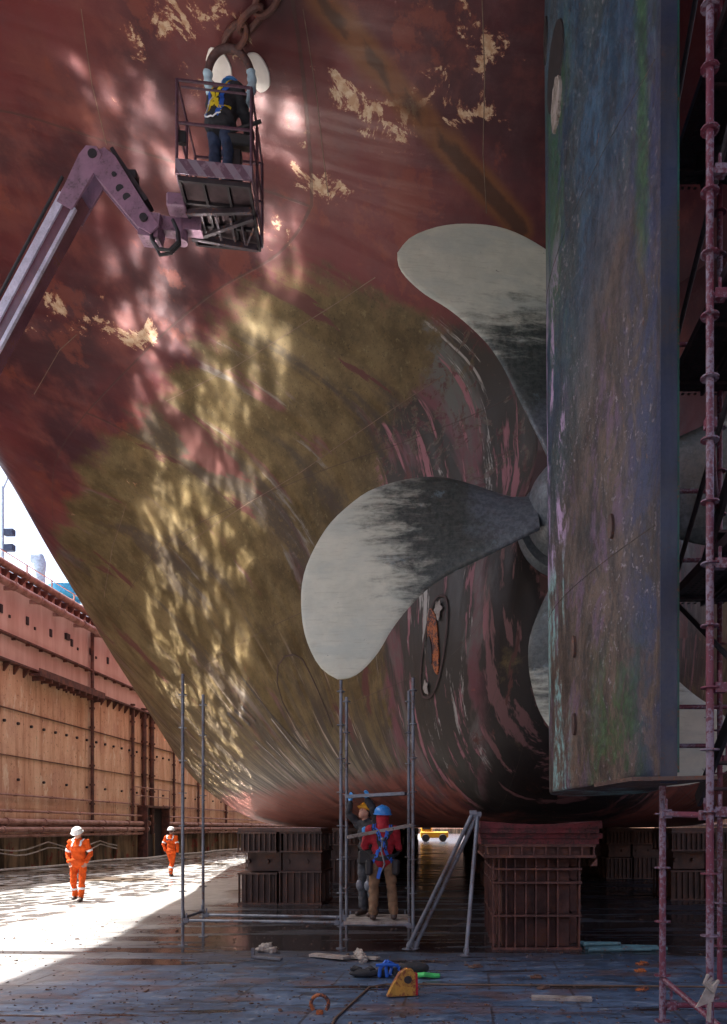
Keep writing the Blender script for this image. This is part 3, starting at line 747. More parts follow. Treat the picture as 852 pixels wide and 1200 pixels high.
# ------------------------------------------------------------------ dock wall on the left
WX = -19.0
def wall_side(x, s, label, name="dock_wall"):
    w = thing(name, (x, 60, 0), label, "dock wall")
    mb = MB(); mb.box((x-s*.6, 85, 6.4), (1.2, 310, 12.8)); part("plating", mb, M['wall'], w)
    return w
wall = wall_side(WX, 1, "tall rusty steel dock wall on the left with pipes along it")
mb = MB(); mb.rod((WX+.1, -40, 12.95), (WX+.1, 240, 12.95), .17, seg=16)
for y in range(-6, 200, 4): mb.rod((WX+.1, y, 12.95), (WX+.1, y+.12, 12.95), .2, seg=16)
part("coping_rail", mb, M['pipe'], wall)
mb = MB(); mb.rod((WX+.42, -40, 12.05), (WX+.42, 240, 12.05), .17, seg=16)
for y in range(-6, 200, 2): mb.rod((WX+.42, y+.5, 12.05), (WX+.42, y+.62, 12.05), .21, seg=16); mb.box((WX+.2, y+.56, 11.95), (.44, .1, .16))
part("upper_pipe", mb, M['pipe'], wall)
mb = MB()
for i in range(170):
    y = 20+i*.62; mb.prism([(0, 0), (.34, 0), (.05, -.42), (0, -.42)], (WX+.002, y, 12.72), (1, 0, 0), (0, 0, 1), .09)
part("coping_bracket", mb, M['steelred'], wall)
mb = MB()
mb.box((WX+.12, 85, 10.02), (.24, 300, .07)); mb.box((WX+.17, 85, 8.86), (.34, 300, .09)); mb.box((WX+.05, 85, 6.9), (.08, 300, .04)); mb.box((WX+.04, 85, 4.9), (.07, 300, .03))
part("ledge", mb, M['steelred'], wall)
mb = MB()
for i in range(230):
    y = 10+i*.75; mb.prism([(0, 0), (.30, 0), (.04, -.38), (0, -.38)], (WX+.002, y, 8.81), (1, 0, 0), (0, 0, 1), .07)
for i in range(150): mb.box((WX+.1, 10+i*1.1, 9.93), (.18, .05, .1))
part("ledge_bracket", mb, M['steelred'], wall)
mb = MB(); mb.box((WX+.45, 37.3, 8.62), (.5, 6.4, .10)); mb.box((WX+.68, 37.3, 8.78), (.05, 6.4, .22))
for i in range(10): mb.box((WX+.45, 34.5+i*.65, 8.5), (.5, .06, .2))
part("catwalk_shelf", mb, M['steelred'], wall)
mb = MB()
for i in range(46):
    y = 24.3+i*2.0; mb.box((WX+.02, y, 11.0+.02*(i % 3)), (.08, .17, .36))
    if i % 3: mb.box((WX+.02, y+.62, 10.86), (.07, .1, .13))
    if i % 5 == 2: mb.box((WX+.06, y-.5, 11.2), (.12, .34, .30))
for i in range(100):
    mb.rod((WX, 22+i*1.05, 6.35), (WX+.09, 22+i*1.05, 6.35), .065, seg=8)
    if i % 2: mb.rod((WX, 22+i*1.05, 3.9), (WX+.09, 22+i*1.05, 3.9), .06, seg=8)
part("wall_slot", mb, M['darksteel'], wall)
for z, r, off in ((3.22, .045, .12), (2.52, .055, .3), (2.06, .13, .35), (1.72, .12, .4), (1.46, .08, .36), (1.90, .05, .2)):
    mb = MB(); mb.rod((WX+off, -40, z), (WX+off, 46.2, z), r, seg=12); mb.rod((WX+off, 50.2, z), (WX+off, 200, z), r, seg=12)
    for y in list(range(-6, 46, 3))+list(range(51, 150, 3)): mb.rod((WX+off, y+z, z), (WX+off, y+z+.1, z), r*1.35, seg=12); mb.box((WX+off/2, y+z+.05, z-.02), (off, .07, .07))
    part("service_pipe", mb, M['pipe'], wall)
for y, r, top in ((40.2, .09, 12), (45.3, .09, 8.8), (47.0, .13, 8.8), (48.2, .13, 8.8), (52, .08, 8.8), (57, .08, 8.8), (64, .1, 8.8), (31.0, .0, 0)):
    if r: 
        mb = MB(); mb.rod((WX+.16, y, 1.4), (WX+.16, y, top), r, seg=10)
        for k in range(8): mb.rod((WX+.16, y, 2+k*1.0), (WX+.16, y, 2.1+k*1.0), r*1.5, seg=10)
        part("vertical_pipe", mb, M['steelred'], wall)
mb = MB(); mb.box((WX+.06, 48.2, 1.5), (.1, 3.4, 3.0)); part("doorway_recess", mb, M['darksteel'], wall)
mb = MB()
for y in (46.4, 50.0): mb.box((WX+.3, y, 1.55), (.6, .14, 3.1))
mb.box((WX+.3, 48.2, 3.1), (.6, 3.9, .12)); part("doorway_frame", mb, M['steelred'], wall)
mb = MB()
for y in (44.6, 46.2, 48.2, 50.1): mb.rod((WX+.55, y, 3.15), (WX+.55, y, 4.2), .03)
for z in (3.7, 4.2): mb.rod((WX+.55, 44.6, z), (WX+.55, 50.1, z), .03)
part("handrail", mb, M['pipe'], wall)
mb = MB()
for i in range(60): mb.box((WX+.1, 8+i*2.7, .72), (.2, .16, 1.44))
part("lower_rib", mb, M['wall'], wall)
mb = MB()
for z0 in (.95, 1.15): mb.tube([(WX+.3+.05*math.sin(i*1.7), 22+i*.9, z0-.35*abs(math.sin(i*.55+z0))) for i in range(24)], .035, 6)
part("hanging_hose", mb, M['rope'], wall)
wall_r = wall_side(24.0, -1, "dark steel dock wall far right beyond the ship's underside")
mb = MB(); mb.rod((23.6, -40, 2.06), (23.6, 230, 2.06), .14, seg=10); part("service_pipe", mb, M['pipe'], wall_r)
mb = MB(); mb.box((2.5, 239.5, 6.5), (43, 1, 13)); tag(part("far_or_added_dock_gate", mb, M['wall']), "steel gate closing the far end of the dock, beyond the ship", "dock gate")
mb = MB(); mb.box((2.5, -46, 6.5), (43, 1, 13)); tag(part("far_or_added_dock_gate", mb, M['wall']), "unseen steel gate added behind the camera to cut light from astern", "dock gate")  # added out of view to hold back light from behind
# hose and rubble line in the gutter
mb = MB(); mb.tube([(WX+.9+.25*math.sin(i*.9)+(.5 if i > 14 else 0), 24+i*1.3, .06) for i in range(34)], .07, 8)
tag(part("gutter_hose", mb, M['rope']), "pale hose lying in the gutter at the foot of the left dock wall", "hose")

# things on the quay beyond the wall
def at(px, py, Y): return Vector(((px-530)*Y/900, Y, 1.8+(970-py)*Y/900))
a = at(3, 640, 45); q = thing("lamp_mast", (a.x, 45, 12), "tall mast with lamps and camera rising behind the left dock wall", "lamp mast")
bl = flat("hazed_blue_paint", (.32, .42, .55), .6)  # paler blue, distance haze mixed into the colour
mb = MB(); mb.rod((a.x, 45, 12), (a.x, 45, 21.8), .12, .08); part("pole", mb, bl, q)
mb = MB(); mb.tube([(a.x, 45, 21.6), (a.x+.3, 45, 22.3), (a.x+1.2, 45, 22.7), (a.x+2.0, 45, 22.85)], .06); part("lamp_arm", mb, bl, q)
mb = MB(); mb.box((a.x+2.3, 45, 22.85), (.9, .35, .16), bevel=.03); part("lamp_head", mb, bl, q)
for z in (19.1, 18.2): 
    mb = MB(); mb.box((a.x+.4, 45, z), (.6, .35, .4), bevel=.05); mb.rod((a.x, 45, z), (a.x+.4, 45, z), .06); part("floodlight", mb, M['navy'], q)
a = at(47, 680, 50); q = thing("ventilator", (a.x, 50, 12), "grey cowl ventilator standing on the quay behind the left wall", "ventilator")
mb = MB(); mb.rod((a.x, 50, 12), (a.x, 50, 18.7), .34, .30, 16); part("stem", mb, bl, q)
mb = MB(); mb.tube([(a.x, 50, 18.5), (a.x, 50, 19.0), (a.x-.12, 50, 19.3), (a.x-.4, 50, 19.4)], [.33, .38, .42, .40], 16); part("cowl", mb, bl, q)
a = at(80, 690, 60); q = thing("dock_crane", (a.x, 60, 12), "blue turret of a dock crane peeking over the left wall beside the hull", "crane")
bc = flat("crane_blue", (.03, .24, .42), .45)
mb = MB(); mb.rod((a.x, 60, 12), (a.x, 60, 20), .85, seg=24); part("column", mb, bc, q)
mb = MB(); mb.lathe([(1.2, 0), (1.45, .2), (1.45, .9), (1.1, 1.25), (.3, 1.4)], (a.x, 60, 19.6), seg=28); part("turret", mb, bc, q)
mb = MB(); mb.rod((a.x+.1, 60, 21), (a.x+.1, 60, 24), .07); mb.rod((a.x+.5, 60, 21), (a.x+3.0, 60, 19.2), .12); part("aerial", mb, bc, q)
mb = MB()
for zz in (19.2, 18.2): mb.rod((a.x+.9, 60, zz), (a.x+4.0, 60, zz-.4), .05)
for k in range(5): mb.rod((a.x+.9+k*.75, 60, 16.5), (a.x+.9+k*.75, 60, 19.2-.08*k), .05)
part("platform_rail", mb, M['white'], q)
a = at(32, 670, 58); q = thing("deckhouse", (a.x, 58, 12), "faded pink machinery house on the quay behind the left wall", "building")
pk = flat("faded_pink_paint", (.50, .26, .22), .8)
mb = MB(); mb.box((a.x-1.5, 58, 15.5), (4.2, 4, 7)); part("wall", mb, pk, q)
mb = MB(); mb.box((a.x-1.5, 58, 19.1), (4.6, 4.4, .2)); part("roof", mb, M['steelred'], q)
for xx in (-2.2, -.6):
    mb = MB(); mb.box((a.x+xx, 55.97, 17.6), (1.0, .08, .8)); part("window", mb, M['darksteel'], q)
# quay railing
q = thing("quay_railing", (WX-.5, 50, 12.2), "thin steel railing along the top of the left dock wall", "railing")
mb = MB()
for i in range(60): mb.rod((WX-.6, 20+i*2.2, 12.0), (WX-.6, 20+i*2.2, 13.9), .035, seg=6)
part("post", mb, M['pipe'], q); q.children[0]['kind'] = 'stuff'
mb = MB()
for z in (13.35, 13.9): mb.rod((WX-.6, 15, z), (WX-.6, 170, z), .025, seg=6)
part("rail", mb, M['pipe'], q)

# ------------------------------------------------------------------ keel blocks
def ribbed(mb, x0, x1, y0, y1, z0, z1, nx, fl=.04, ny=3):
    """steel box girder with stiffener ribs and top / bottom flanges"""
    mb.box(((x0+x1)/2, (y0+y1)/2, (z0+z1)/2), (x1-x0-.16, y1-y0-.16, z1-z0-.01))
    for z in (z0+fl/2, z1-fl/2): mb.box(((x0+x1)/2, (y0+y1)/2, z), (x1-x0, y1-y0, fl))
    for i in range(nx+1):
        x = x0+.03+(x1-x0-.06)*i/nx
        for y in (y0+.045, y1-.045): mb.box((x, y, (z0+z1)/2), (.025, .085, z1-z0-2*fl))
    for i in range(1, ny):
        y = y0+(y1-y0)*i/ny
        for x in (x0+.045, x1-.045): mb.box((x, y, (z0+z1)/2), (.085, .025, z1-z0-2*fl))
kb = thing("keel_block", (1.25, 11.3, 0), "large rusty red keel block with ribbed panels under the stern, right of the workers", "keel block", "keel blocks under the ship")
x0, x1, y0 = .60, 1.90, 11.35
mb = MB(); mb.box(((x0+x1)/2, 12.6, .74), (x1-x0-.30, 2.16, 1.46))
for x in (0.61, .69, .80, .93, 1.09, 1.24, 1.42, 1.56, 1.88): mb.box((x, y0+.09, .75), (.022, .18, 1.46))
for z, d in ((.015, .12), (.50, .12), (.99, .15), (1.19, .15)): mb.box(((x0+x1)/2, y0+.07+.002*z, z+.0), (x1-x0+.03, d+.06, .03))
for y in (11.9, 12.5, 13.1, 13.8):
    mb.box((x0+.03, y, .75), (.10, .03, 1.46)); mb.box((x1-.03, y, .75), (.10, .03, 1.46))
for z in (.5, 1.0, 1.2): mb.box((x0+.03, 12.6, z), (.1, 2.4, .025)); mb.box((x1-.03, 12.6, z), (.1, 2.4, .025))
part("base", mb, M['steelred'], kb)
mb = MB(); ribbed(mb, .46, 2.10, 11.2, 13.9, 1.36, 1.56, 9)
mb.prism([(0, 0), (.22, 0), (.22, .12), (.12, .0)], (1.9, 11.25, 1.24), (1, 0, 0), (0, 0, 1), .03)
part("top_flange", mb, M['steelred'], kb)
for k, (z, w, e) in enumerate(((1.60, 1.72, 0), (1.68, 1.78, .02), (1.76, 1.74, -.02), (1.83, 1.76, .01))):
    mb = MB()
    n = 14; pts_t, pts_b = [], []
    for i in range(n+1):
        xx = 1.28-w/2+w*i/n+e; sag = .0 if k < 3 else (.05*((i/n*2-1)**2)-.02)
        pts_t.append((xx, z+.04+sag+.005*rnd.uniform(-1, 1))); pts_b.append((xx, z-.038))
    mb.prism(pts_b+pts_t[::-1], (0, 12.5+.03*e*20, 0), (1, 0, 0), (0, 0, 1), 2.6+.06*k)
    part("timber", mb, M['timber'], kb)
# stacked bilge block left of the workers
def stack(loc, label, w=1.98, d=1.7):
    t = thing("keel_block", loc, label, "keel block", "keel blocks under the ship"); x, y, _ = loc
    for sx, nm in ((-1, 0), (1, 0)):
        a, b = (x-w/2, x-.06) if sx < 0 else (x-.02, x+w/2)
        mb = MB(); ribbed(mb, a, b, y-.02*sx, y+d, .0, .76+.02*sx, 6); part("lower_girder", mb, M['steelbrown'], t)
        mb = MB(); ribbed(mb, a, b, y+.05*sx, y+d, 1.22, 1.70, 7); part("upper_girder", mb, M['steelbrown'], t)
    mb = MB(); mb.box((x-w*.22, y+d/2+.1, .99), (w*.40, d-.5, .45)); mb.box((x+w*.24, y+d/2+.06, .99), (w*.46, d-.4, .43))
    for xx in (-.8, -.35, .15, .6, .9): mb.rod((x+xx, y+.2, 1.0), (x+xx, y+.4, 1.0), .05)
    part("middle_spacer", mb, M['steelbrown'], t)
    mb = MB(); mb.box((x, y+d/2, 1.75), (w*.98, d, .09)); part("timber", mb, M['steelbrown'], t)
    return t
st0 = stack((-4.05, 18.0, 0), "stacked brown ribbed block behind the left scaffold poles, nearest of its row")
bls = [(-4.0, 25), (-4.1, 32), (-4.0, 39), (-4.0, 47), (-4.0, 56), (L, 17.5), (L, 24), (L, 31), (L, 38), (L, 46), (L, 55), (L, 66), (6.4, 19), (6.4, 27), (6.4, 36), (6.4, 46), (10.5, 30), (10.5, 42), (-8.2, 34), (-8.4, 44), (-8.6, 56), (-4, 66), (-8.6, 68), (6.4, 58), (10.5, 56)]
rown = {-4: "row behind the left stacked block", 1: "centreline row behind the big red block", 6: "row right of the centreline", 10: "outermost row on the right", -8: "outermost row on the left"}
ordn = ['first', 'second', 'third', 'fourth', 'fifth', 'sixth', 'seventh']; cnt = {}
for x, y in bls:
    k = int(x) if x > 0 else -int(round(-x)); k = {-9: -8}.get(k, k); cnt[k] = cnt.get(k, -1)+1
    dup(st0, (x, y, 0), f"dark shaded keel block, {ordn[cnt[k]]} of the {rown[k]}", R(rnd.uniform(-2.5, 2.5)))

# ------------------------------------------------------------------ boom lift with its basket
bl_root = thing("boom_lift", (-11.2, 11.6, 0), "lilac telescopic boom lift reaching up from the left, its basket raised to the hull", "boom lift")
A0 = Vector((-10.75, 11.45, 1.55)); KN = Vector((-5.22, 11.3, 11.58))
bd = (KN-A0).normalized(); side = Vector((0, 1, 0)); upv = bd.cross(side).normalized()
if upv.x > 0: upv = -upv                                    # the boom's upper-left face
mid_ = A0+bd*3.4
mb = MB(); mb.bar(A0, mid_, .36, .42, upv); part("boom_base_section", mb, M['lilac'], bl_root)
mb = MB(); mb.bar(mid_-bd*.3, KN-bd*.6, .24, .25, upv)
part("boom_inner_section", mb, worn("boom_maroon", (.10, .03, .05), (.16, .06, .09), rough=.4, sc=2, spec=.7), bl_root)
mb = MB(); mb.bar(mid_-bd*.35+upv*.15, KN-bd*.6+upv*.15, .25, .045, upv); mb.bar(mid_+upv*.11-side*.135, KN-bd*.7+upv*.11-side*.135, .03, .12, upv); part("boom_sunlit_face", mb, M['boomwhite'], bl_root)  # sun on the boom's upper-left face, put in as paler strips
mb = MB(); mb.bar(mid_-bd*.2-upv*.125-side*.125, KN-bd*.8-upv*.125-side*.125, .05, .05, upv); part("boom_edge", mb, M['boomwhite'], bl_root)
mb = MB(); mb.tube([mid_+upv*.26-side*.08, mid_+bd*2+upv*.28-side*.06, KN-bd*1.5+upv*.27-side*.1, KN-bd*.5+upv*.22-side*.16], .022); mb.tube([mid_+upv*.25, mid_+bd*2.2+upv*.26, KN-bd*1.4+upv*.27, KN-bd*.4+upv*.2], .02)
part("hydraulic_hose", mb, M['black'], bl_root)
# knuckle plates and jib
JE = Vector((-4.36, 11.0, 10.42)); jd = (JE-KN).normalized(); jup = Vector((-jd.z, 0, jd.x)).normalized(); jup = jup if jup.z > 0 else -jup
mb = MB(); o = KN
for s in (-.145, .145):
    mb.prism([(-.85, -.12), (-.85, .13), (-.1, .17), (.06, .14), (.12, .0), (.05, -.12), (-.15, -.15)], KN+Vector((0, s, 0)), bd, upv, .03)
part("knuckle_plate", mb, M['lilac'], bl_root)
for c_, r_ in ((KN, .085), (JE, .07)):
    mb = MB(); mb.rod(c_+Vector((0, -.17, 0)), c_+Vector((0, .17, 0)), r_*.8, seg=16); part("pivot_pin", mb, M['darksteel'], bl_root)
mb = MB()
for s in (-1, 1): mb.prism([(-.10, -.10), (.0, .20), (.25, .24), (1.35, .13), (1.72, .10), (1.74, -.06), (1.5, -.14), (.3, -.16)], KN+Vector((0, s*.12, 0)), jd, jup, .02)
mb.prism([(.06, -.13), (.06, .19), (.28, .225), (1.35, .115), (1.5, .09), (1.5, -.11), (.3, -.14)], KN, jd, jup, .215)
part("jib", mb, M['lilac'], bl_root)
for t in (.78, .98):
    mb = MB(); mb.rod(KN+jd*t+Vector((0, -.136, 0))+jup*.0, KN+jd*t+Vector((0, -.120, 0)), .058, seg=20); part("jib_hole", mb, M['black'], bl_root)
mb = MB(); mb.rod(KN+jd*.52+jup*.06+Vector((0, -.15, 0)), KN+jd*.52+jup*.06+Vector((0, -.12, 0)), .035)
part("jib_bolt", mb, M['black'], bl_root)
mb = MB(); mb.bar(KN+jup*.28+jd*.05, KN+jup*.20+jd*1.2, .18, .06, jup); mb.box(KN+jup*.26+jd*.6, (.16, .14, .12)); mb.rod(KN+jup*.25+jd*.1, KN+jup*.21+jd*.75, .04); mb.rod(KN+jup*.21+jd*.75, KN+jup*.12+jd*1.5, .022)
part("jib_cylinder", mb, M['darksteel'], bl_root)
# basket, turned a little about the vertical
ang = R(7); bx = Vector((math.cos(ang), math.sin(ang), 0)); by = Vector((-math.sin(ang), math.cos(ang), 0)); BO = Vector((-3.73, 10.4, 10.63)); W, D, H = .985, 1.20, 1.30
def B(u, v, h): return BO+bx*u+by*v+Vector((0, 0, h))
rotz = Euler((0, 0, ang))
rp = worn("basket_rail_paint", (.075, .035, .055), (.12, .06, .09), (.07, .04, .04), rough=.45, sc=6)
mb = MB(); r = .022
for h in (H, .72):
    mb.tube([B(.0, .0, h), B(W, 0, h), B(W, D, h), B(0, D, h)], r, 8, True)
mb.tube([B(.06, .0, H-.09), B(W-.06, 0, H-.09)], .014)
for u, v in ((0, 0), (W, 0), (W, D), (0, D), (0, D/2), (W, D/2), (W*.5, D)): mb.rod(B(u, v, 0.02), B(u, v, H), r, seg=8)
part("guard_rail", mb, rp, bl_root)
mb = MB(); t = .02
mb.box(B(W/2, -.012, .12), (W+.03, .02, .20), rotz); mb.box(B(W/2, D+.012, .12), (W+.03, .02, .2), rotz); mb.box(B(-.012, D/2, .12), (.02, D, .2), rotz); mb.box(B(W+.012, D/2, .12), (.02, D, .2), rotz)
n = NT("striped_kickboard"); cx = n.xyz(n.map(n.obj, (1, 1, 1), (0, 0, 0), (0, 0, 0)))
tt = n.math('FRACT', n.math('ADD', n.math('MULTIPLY', cx[0], 4.2), n.math('MULTIPLY', cx[2], 3.0)))
cc = n.mix(n.ramp(tt, .48, .52), (.13, .075, .11), (.24, .20, .25)); cc = n.mix(n.ramp(n.noise(n.obj, 9, 6, .7), .5, .62), cc, (.24, .17, .22))
part("toe_board", mb, n.P(col=cc, rough=.5), bl_root)
mb = MB(); mb.box(B(W/2, D/2, .0), (W-.02, D-.02, .03), rotz)
part("floor_plate", mb, M['perf'], bl_root)
mb = MB()
for u in (.03, W*.34, W*.67, W-.03): mb.bar(B(u, .02, -.035), B(u, D-.02, -.035), .035, .05)
for v in (.02, D*.33, D*.66, D-.02): mb.bar(B(.02, v, -.036), B(W-.02, v, -.036), .035, .045)
part("floor_frame", mb, M['darksteel'], bl_root)
mb = MB()
PV = JE+Vector((.18, -.02, -.02))
mb.bar(B(.02, D*.42, -.10), B(W-.05, D*.30, -.10), .05, .07); mb.bar(B(.0, D*.82, -.12), B(W-.04, D*.42, -.09), .05, .05); mb.bar(B(.0, D*.78, -.11), B(W-.06, D*.88, -.11), .05, .09)
mb.rod(B(W-.22, D*.5, -.1), B(W-.22, D*.9, -.1), .018); mb.rod(B(W-.05, D*.55, -.1), B(W-.2, D*.85, -.1), .014)
for u in (.22, .42, .62): mb.bar(B(u, D*.42, -.10), B(u, D*.80, -.10), .03, .03)
part("support_frame", mb, worn("support_paint", (.035, .028, .035), (.075, .06, .08), rough=.5, sc=5), bl_root)
mb = MB(); cB = B(-.10, D*.62, -.16)
mb.rod(cB+Vector((0, 0, -.20)), cB+Vector((0, 0, .22)), .085, seg=16); mb.box(B(-.10, D*.40, -.02), (.26, .22, .20), rotz, .02); mb.bar(JE-jd*.05, cB, .16, .20); mb.prism([(-.12, -.16), (.16, -.20), (.20, .14), (-.05, .16)], JE+Vector((.02, 0, -.05)), (1, 0, 0), (0, 0, 1), .24)
mb.box(B(.06, D*.62, -.1), (.26, .16, .22), rotz)
part("basket_rotator", mb, M['lilac'], bl_root)
mb = MB(); c0 = JE+Vector((.1, -.12, -.16))
for dd in (0, .05): mb.tube([c0+Vector((0, dd, .1)), c0+Vector((.0, dd, -.12)), c0+Vector((.10, dd, -.26-dd)), c0+Vector((.26, dd, -.28)), c0+Vector((.38, dd, -.16)), c0+Vector((.36, dd, .02)), c0+Vector((.30, dd, .15))], .026, 8)
part("hydraulic_hose", mb, M['black'], bl_root)
mb = MB(); mb.box(B(W*.80, .30, .80), (.34, .22, .14), Euler((R(20), 0, ang)), .02); mb.rod(B(W*.66, .22, .86), B(W*1.12, .12, .97), .025); mb.box(B(W*.72, .35, .5), (.2, .16, .4), rotz, .02)
part("control_console", mb, M['black'], bl_root)
mb = MB(); mb.box(B(.06, .05, .56), (.10, .06, .16), rotz); part("switch_box", mb, M['black'], bl_root)
mb = MB(); mb.box((-11.3, 11.5, .95), (3.2, 2.2, .7), bevel=.12); mb.box((-11.9, 11.5, 1.5), (2.0, 1.9, .7), bevel=.15); part("chassis", mb, M['lilac'], bl_root)
for x in (-12.3, -10.2):
    for y in (10.4, 12.6):
        mb = MB(); mb.lathe([(.25, -.18), (.5, -.17), (.55, -.08), (.55, .08), (.5, .17), (.25, .18)], (x, y, .55), (0, 1, 0), 28); part("wheel", mb, M['black'], bl_root)

# ------------------------------------------------------------------ ring and chain hung from the stern
RC, rn = on_hull(281, 74, .42)
ring = thing("lifting_ring", tuple(RC), "big steel ring with its lit lower half coloured pale blue, hung on a chain above the basket", "lifting ring")
ax1 = Vector((1, 0, 0)); ax2 = Vector((0, -.25, .97)).normalized()
def arc(a0, a1, rad, n=24, c=RC, k=1.18): return [c+ax1*rad*math.cos(R(a0+(a1-a0)*i/n))+ax2*rad*k*math.sin(R(a0+(a1-a0)*i/n)) for i in range(n+1)]
mb = MB(); mb.tube(arc(-15, 195, .325), .055, 12); part("ring_steel", mb, worn("dark_ring", (.07, .035, .035), (.11, .06, .06), rough=.6, sc=8), ring)
mb = MB(); a = arc(165, 375, .325, 40); mb.tube(a, [.064+.009*math.sin(i*1.9) for i in range(41)], 12); part("lit_lower_half", mb, M['paleblue'], ring)  # light on the ring's lower half, put in as a pale blue layer
def link_loop(c, d, u, l, w, r, mb):
    d = d.normalized(); u = (u-d*u.dot(d)).normalized()
    mb.tube([c+d*l*math.sin(t*math.pi/8)*.5+u*w*.5*math.cos(t*math.pi/8) for t in range(16)], r, 8, True)
PE, pn = on_hull(345, -40, .1); top = RC+ax2*.40
ch = thing("hoisting_chain", tuple(PE), "dark heavy chain and shackle joining the lifting ring to the hull above", "chain")
n_l = 4; dv = (PE-top)
for i in range(n_l):
    mb = MB(); c = top+dv*((i+.5)/n_l); link_loop(c, dv, Vector((0, 1, .2)) if i % 2 else Vector((1, .3, -.5)), dv.length/n_l*1.35, .20, .042, mb); part("chain_link", mb, M['steelred'], ch)
mb = MB(); mb.prism([(-.3, -.2), (.3, -.2), (.22, .16), (0, .28), (-.22, .16)], PE, (1, 0, 0), (0, .3, .9), .09); part("pad_eye", mb, M['steelred'], ch)
mb = MB(); hk = RC+Vector((.27, .0, -.42)); mb.tube([hk+Vector((.05, 0, .22)), hk+Vector((.06, 0, .0)), hk+Vector((.04, 0, -.12)), hk+Vector((-.03, 0, -.17)), hk+Vector((-.07, 0, -.10))], .028, 8)
tag(part("sling_hook", mb, M['darksteel']), "small grey hook on a short strop below the lifting ring", "hook")

# ------------------------------------------------------------------ scaffolds
def standard(mb, x, y, z0, z1, r=.026, step=.5, ph=.33, fl=.062):
    mb.rod((x, y, z0), (x, y, z1), r, seg=12); z = z0+ph
    while z < z1-.05:
        mb.rod((x, y, z-.006), (x, y, z+.006), fl, seg=12); z += step
    mb.rod((x, y, z0), (x, y, z0+.012), .075, seg=12)
def wedge(mb, x, y, z, dx, dy):
    mb.box((x+dx*.05, y+dy*.05, z), (.05+abs(dx)*.03, .05+abs(dy)*.03, .06)); mb.box((x+dx*.05, y+dy*.05, z+.05), (.018, .018, .10))
sc = thing("scaffold", (-2.4, 11.9, 0), "small galvanised scaffold of slender poles with a low platform carrying two workers", "scaffold")
for (x, y, z1) in ((-4.12, 11.74, 4.15), (-4.12, 12.70, 4.00), (-1.66, 11.45, 4.0), (-1.70, 12.35, 3.9), (-.58, 11.35, 4.02), (-.70, 12.35, 4.0)):
    mb = MB(); standard(mb, x, y, .0, z1, .024); part("pole", mb, M['galv'], sc)
for a, b in (((-4.12, 12.70, .36), (-1.70, 12.35, .36)), ((-4.12, 11.74, .385), (-1.66, 11.45, .385)), ((-4.12, 11.74, .42), (-4.12, 12.70, .42)), ((-1.66, 11.45, .33), (-1.70, 12.35, .33)), ((-.58, 11.35, .33), (-.70, 12.35, .33)), ((-1.66, 11.45, .36), (-.58, 11.35, .36)), ((-1.7, 12.35, .36), (-.7, 12.35, .36))):
    mb = MB(); mb.rod(a, b, .024, seg=10); d = (Vector(b)-Vector(a)).normalized()
    for p, s in ((a, 1), (b, -1)): mb.box(Vector(p)+d*s*.06, (.07, .07, .07)); mb.box(Vector(p)+d*s*.06+Vector((0, 0, .05)), (.02, .02, .12))
    part("ledger", mb, M['galv'], sc)
def board(name, a, b, w, th, m, label=None, cat=None, group=None, parent=None, up=(0, 0, 1)):
    mb = MB(); mb.bar(a, b, w, th, up); o = part(name, mb, m, parent)
    if label: tag(o, label, cat, group)
    return o
board("deck_board", (-1.60, 11.55, .385), (-.64, 11.50, .385), .30, .045, M['board'], parent=sc)
board("deck_board", (-1.62, 11.95, .385), (-.66, 11.92, .385), .30, .045, M['board'], parent=sc)
board("deck_board", (-1.64, 12.27, .385), (-.70, 12.25, .385), .24, .045, M['board'], parent=sc)
board("scaffold_plank", (-1.65, 12.02, 2.285), (-.72, 11.9, 2.33), .22, .05, M['galv'], "grey steel plank held overhead by the worker in black", "plank", "planks the workers hold")
board("scaffold_plank", (-1.56, 11.42, 1.66), (-.62, 11.62, 1.84), .16, .05, M['board'], "pale plank carried level in front of the worker in the red hoodie", "plank", "planks the workers hold")
# leaning props
for a, b, lb in (((-.66, 11.25, .02), (.30, 11.08, 2.02), "galvanised tube leaning steeply right, left one of the leaning pair"), ((-.56, 11.30, .02), (.36, 11.12, 1.98), "galvanised tube leaning steeply right, right one of the leaning pair"), ((.19, 10.68, .02), (.37, 11.1, 2.0), "thin pale tube standing almost upright against the keel block timbers")):
    mb = MB(); mb.rod(a, b, .030, seg=12); d = Vector(b)-Vector(a)
    mb.rod(Vector(a), Vector(a)+Vector((0, 0, .012)), .08, seg=12); mb.box(Vector(b), (.10, .08, .06)); mb.rod(Vector(a)+d*.02, Vector(a)+d*.05, .042)
    tag(part("leaning_tube", mb, M['galv']), lb, "tube", "tubes leaning on the keel block")
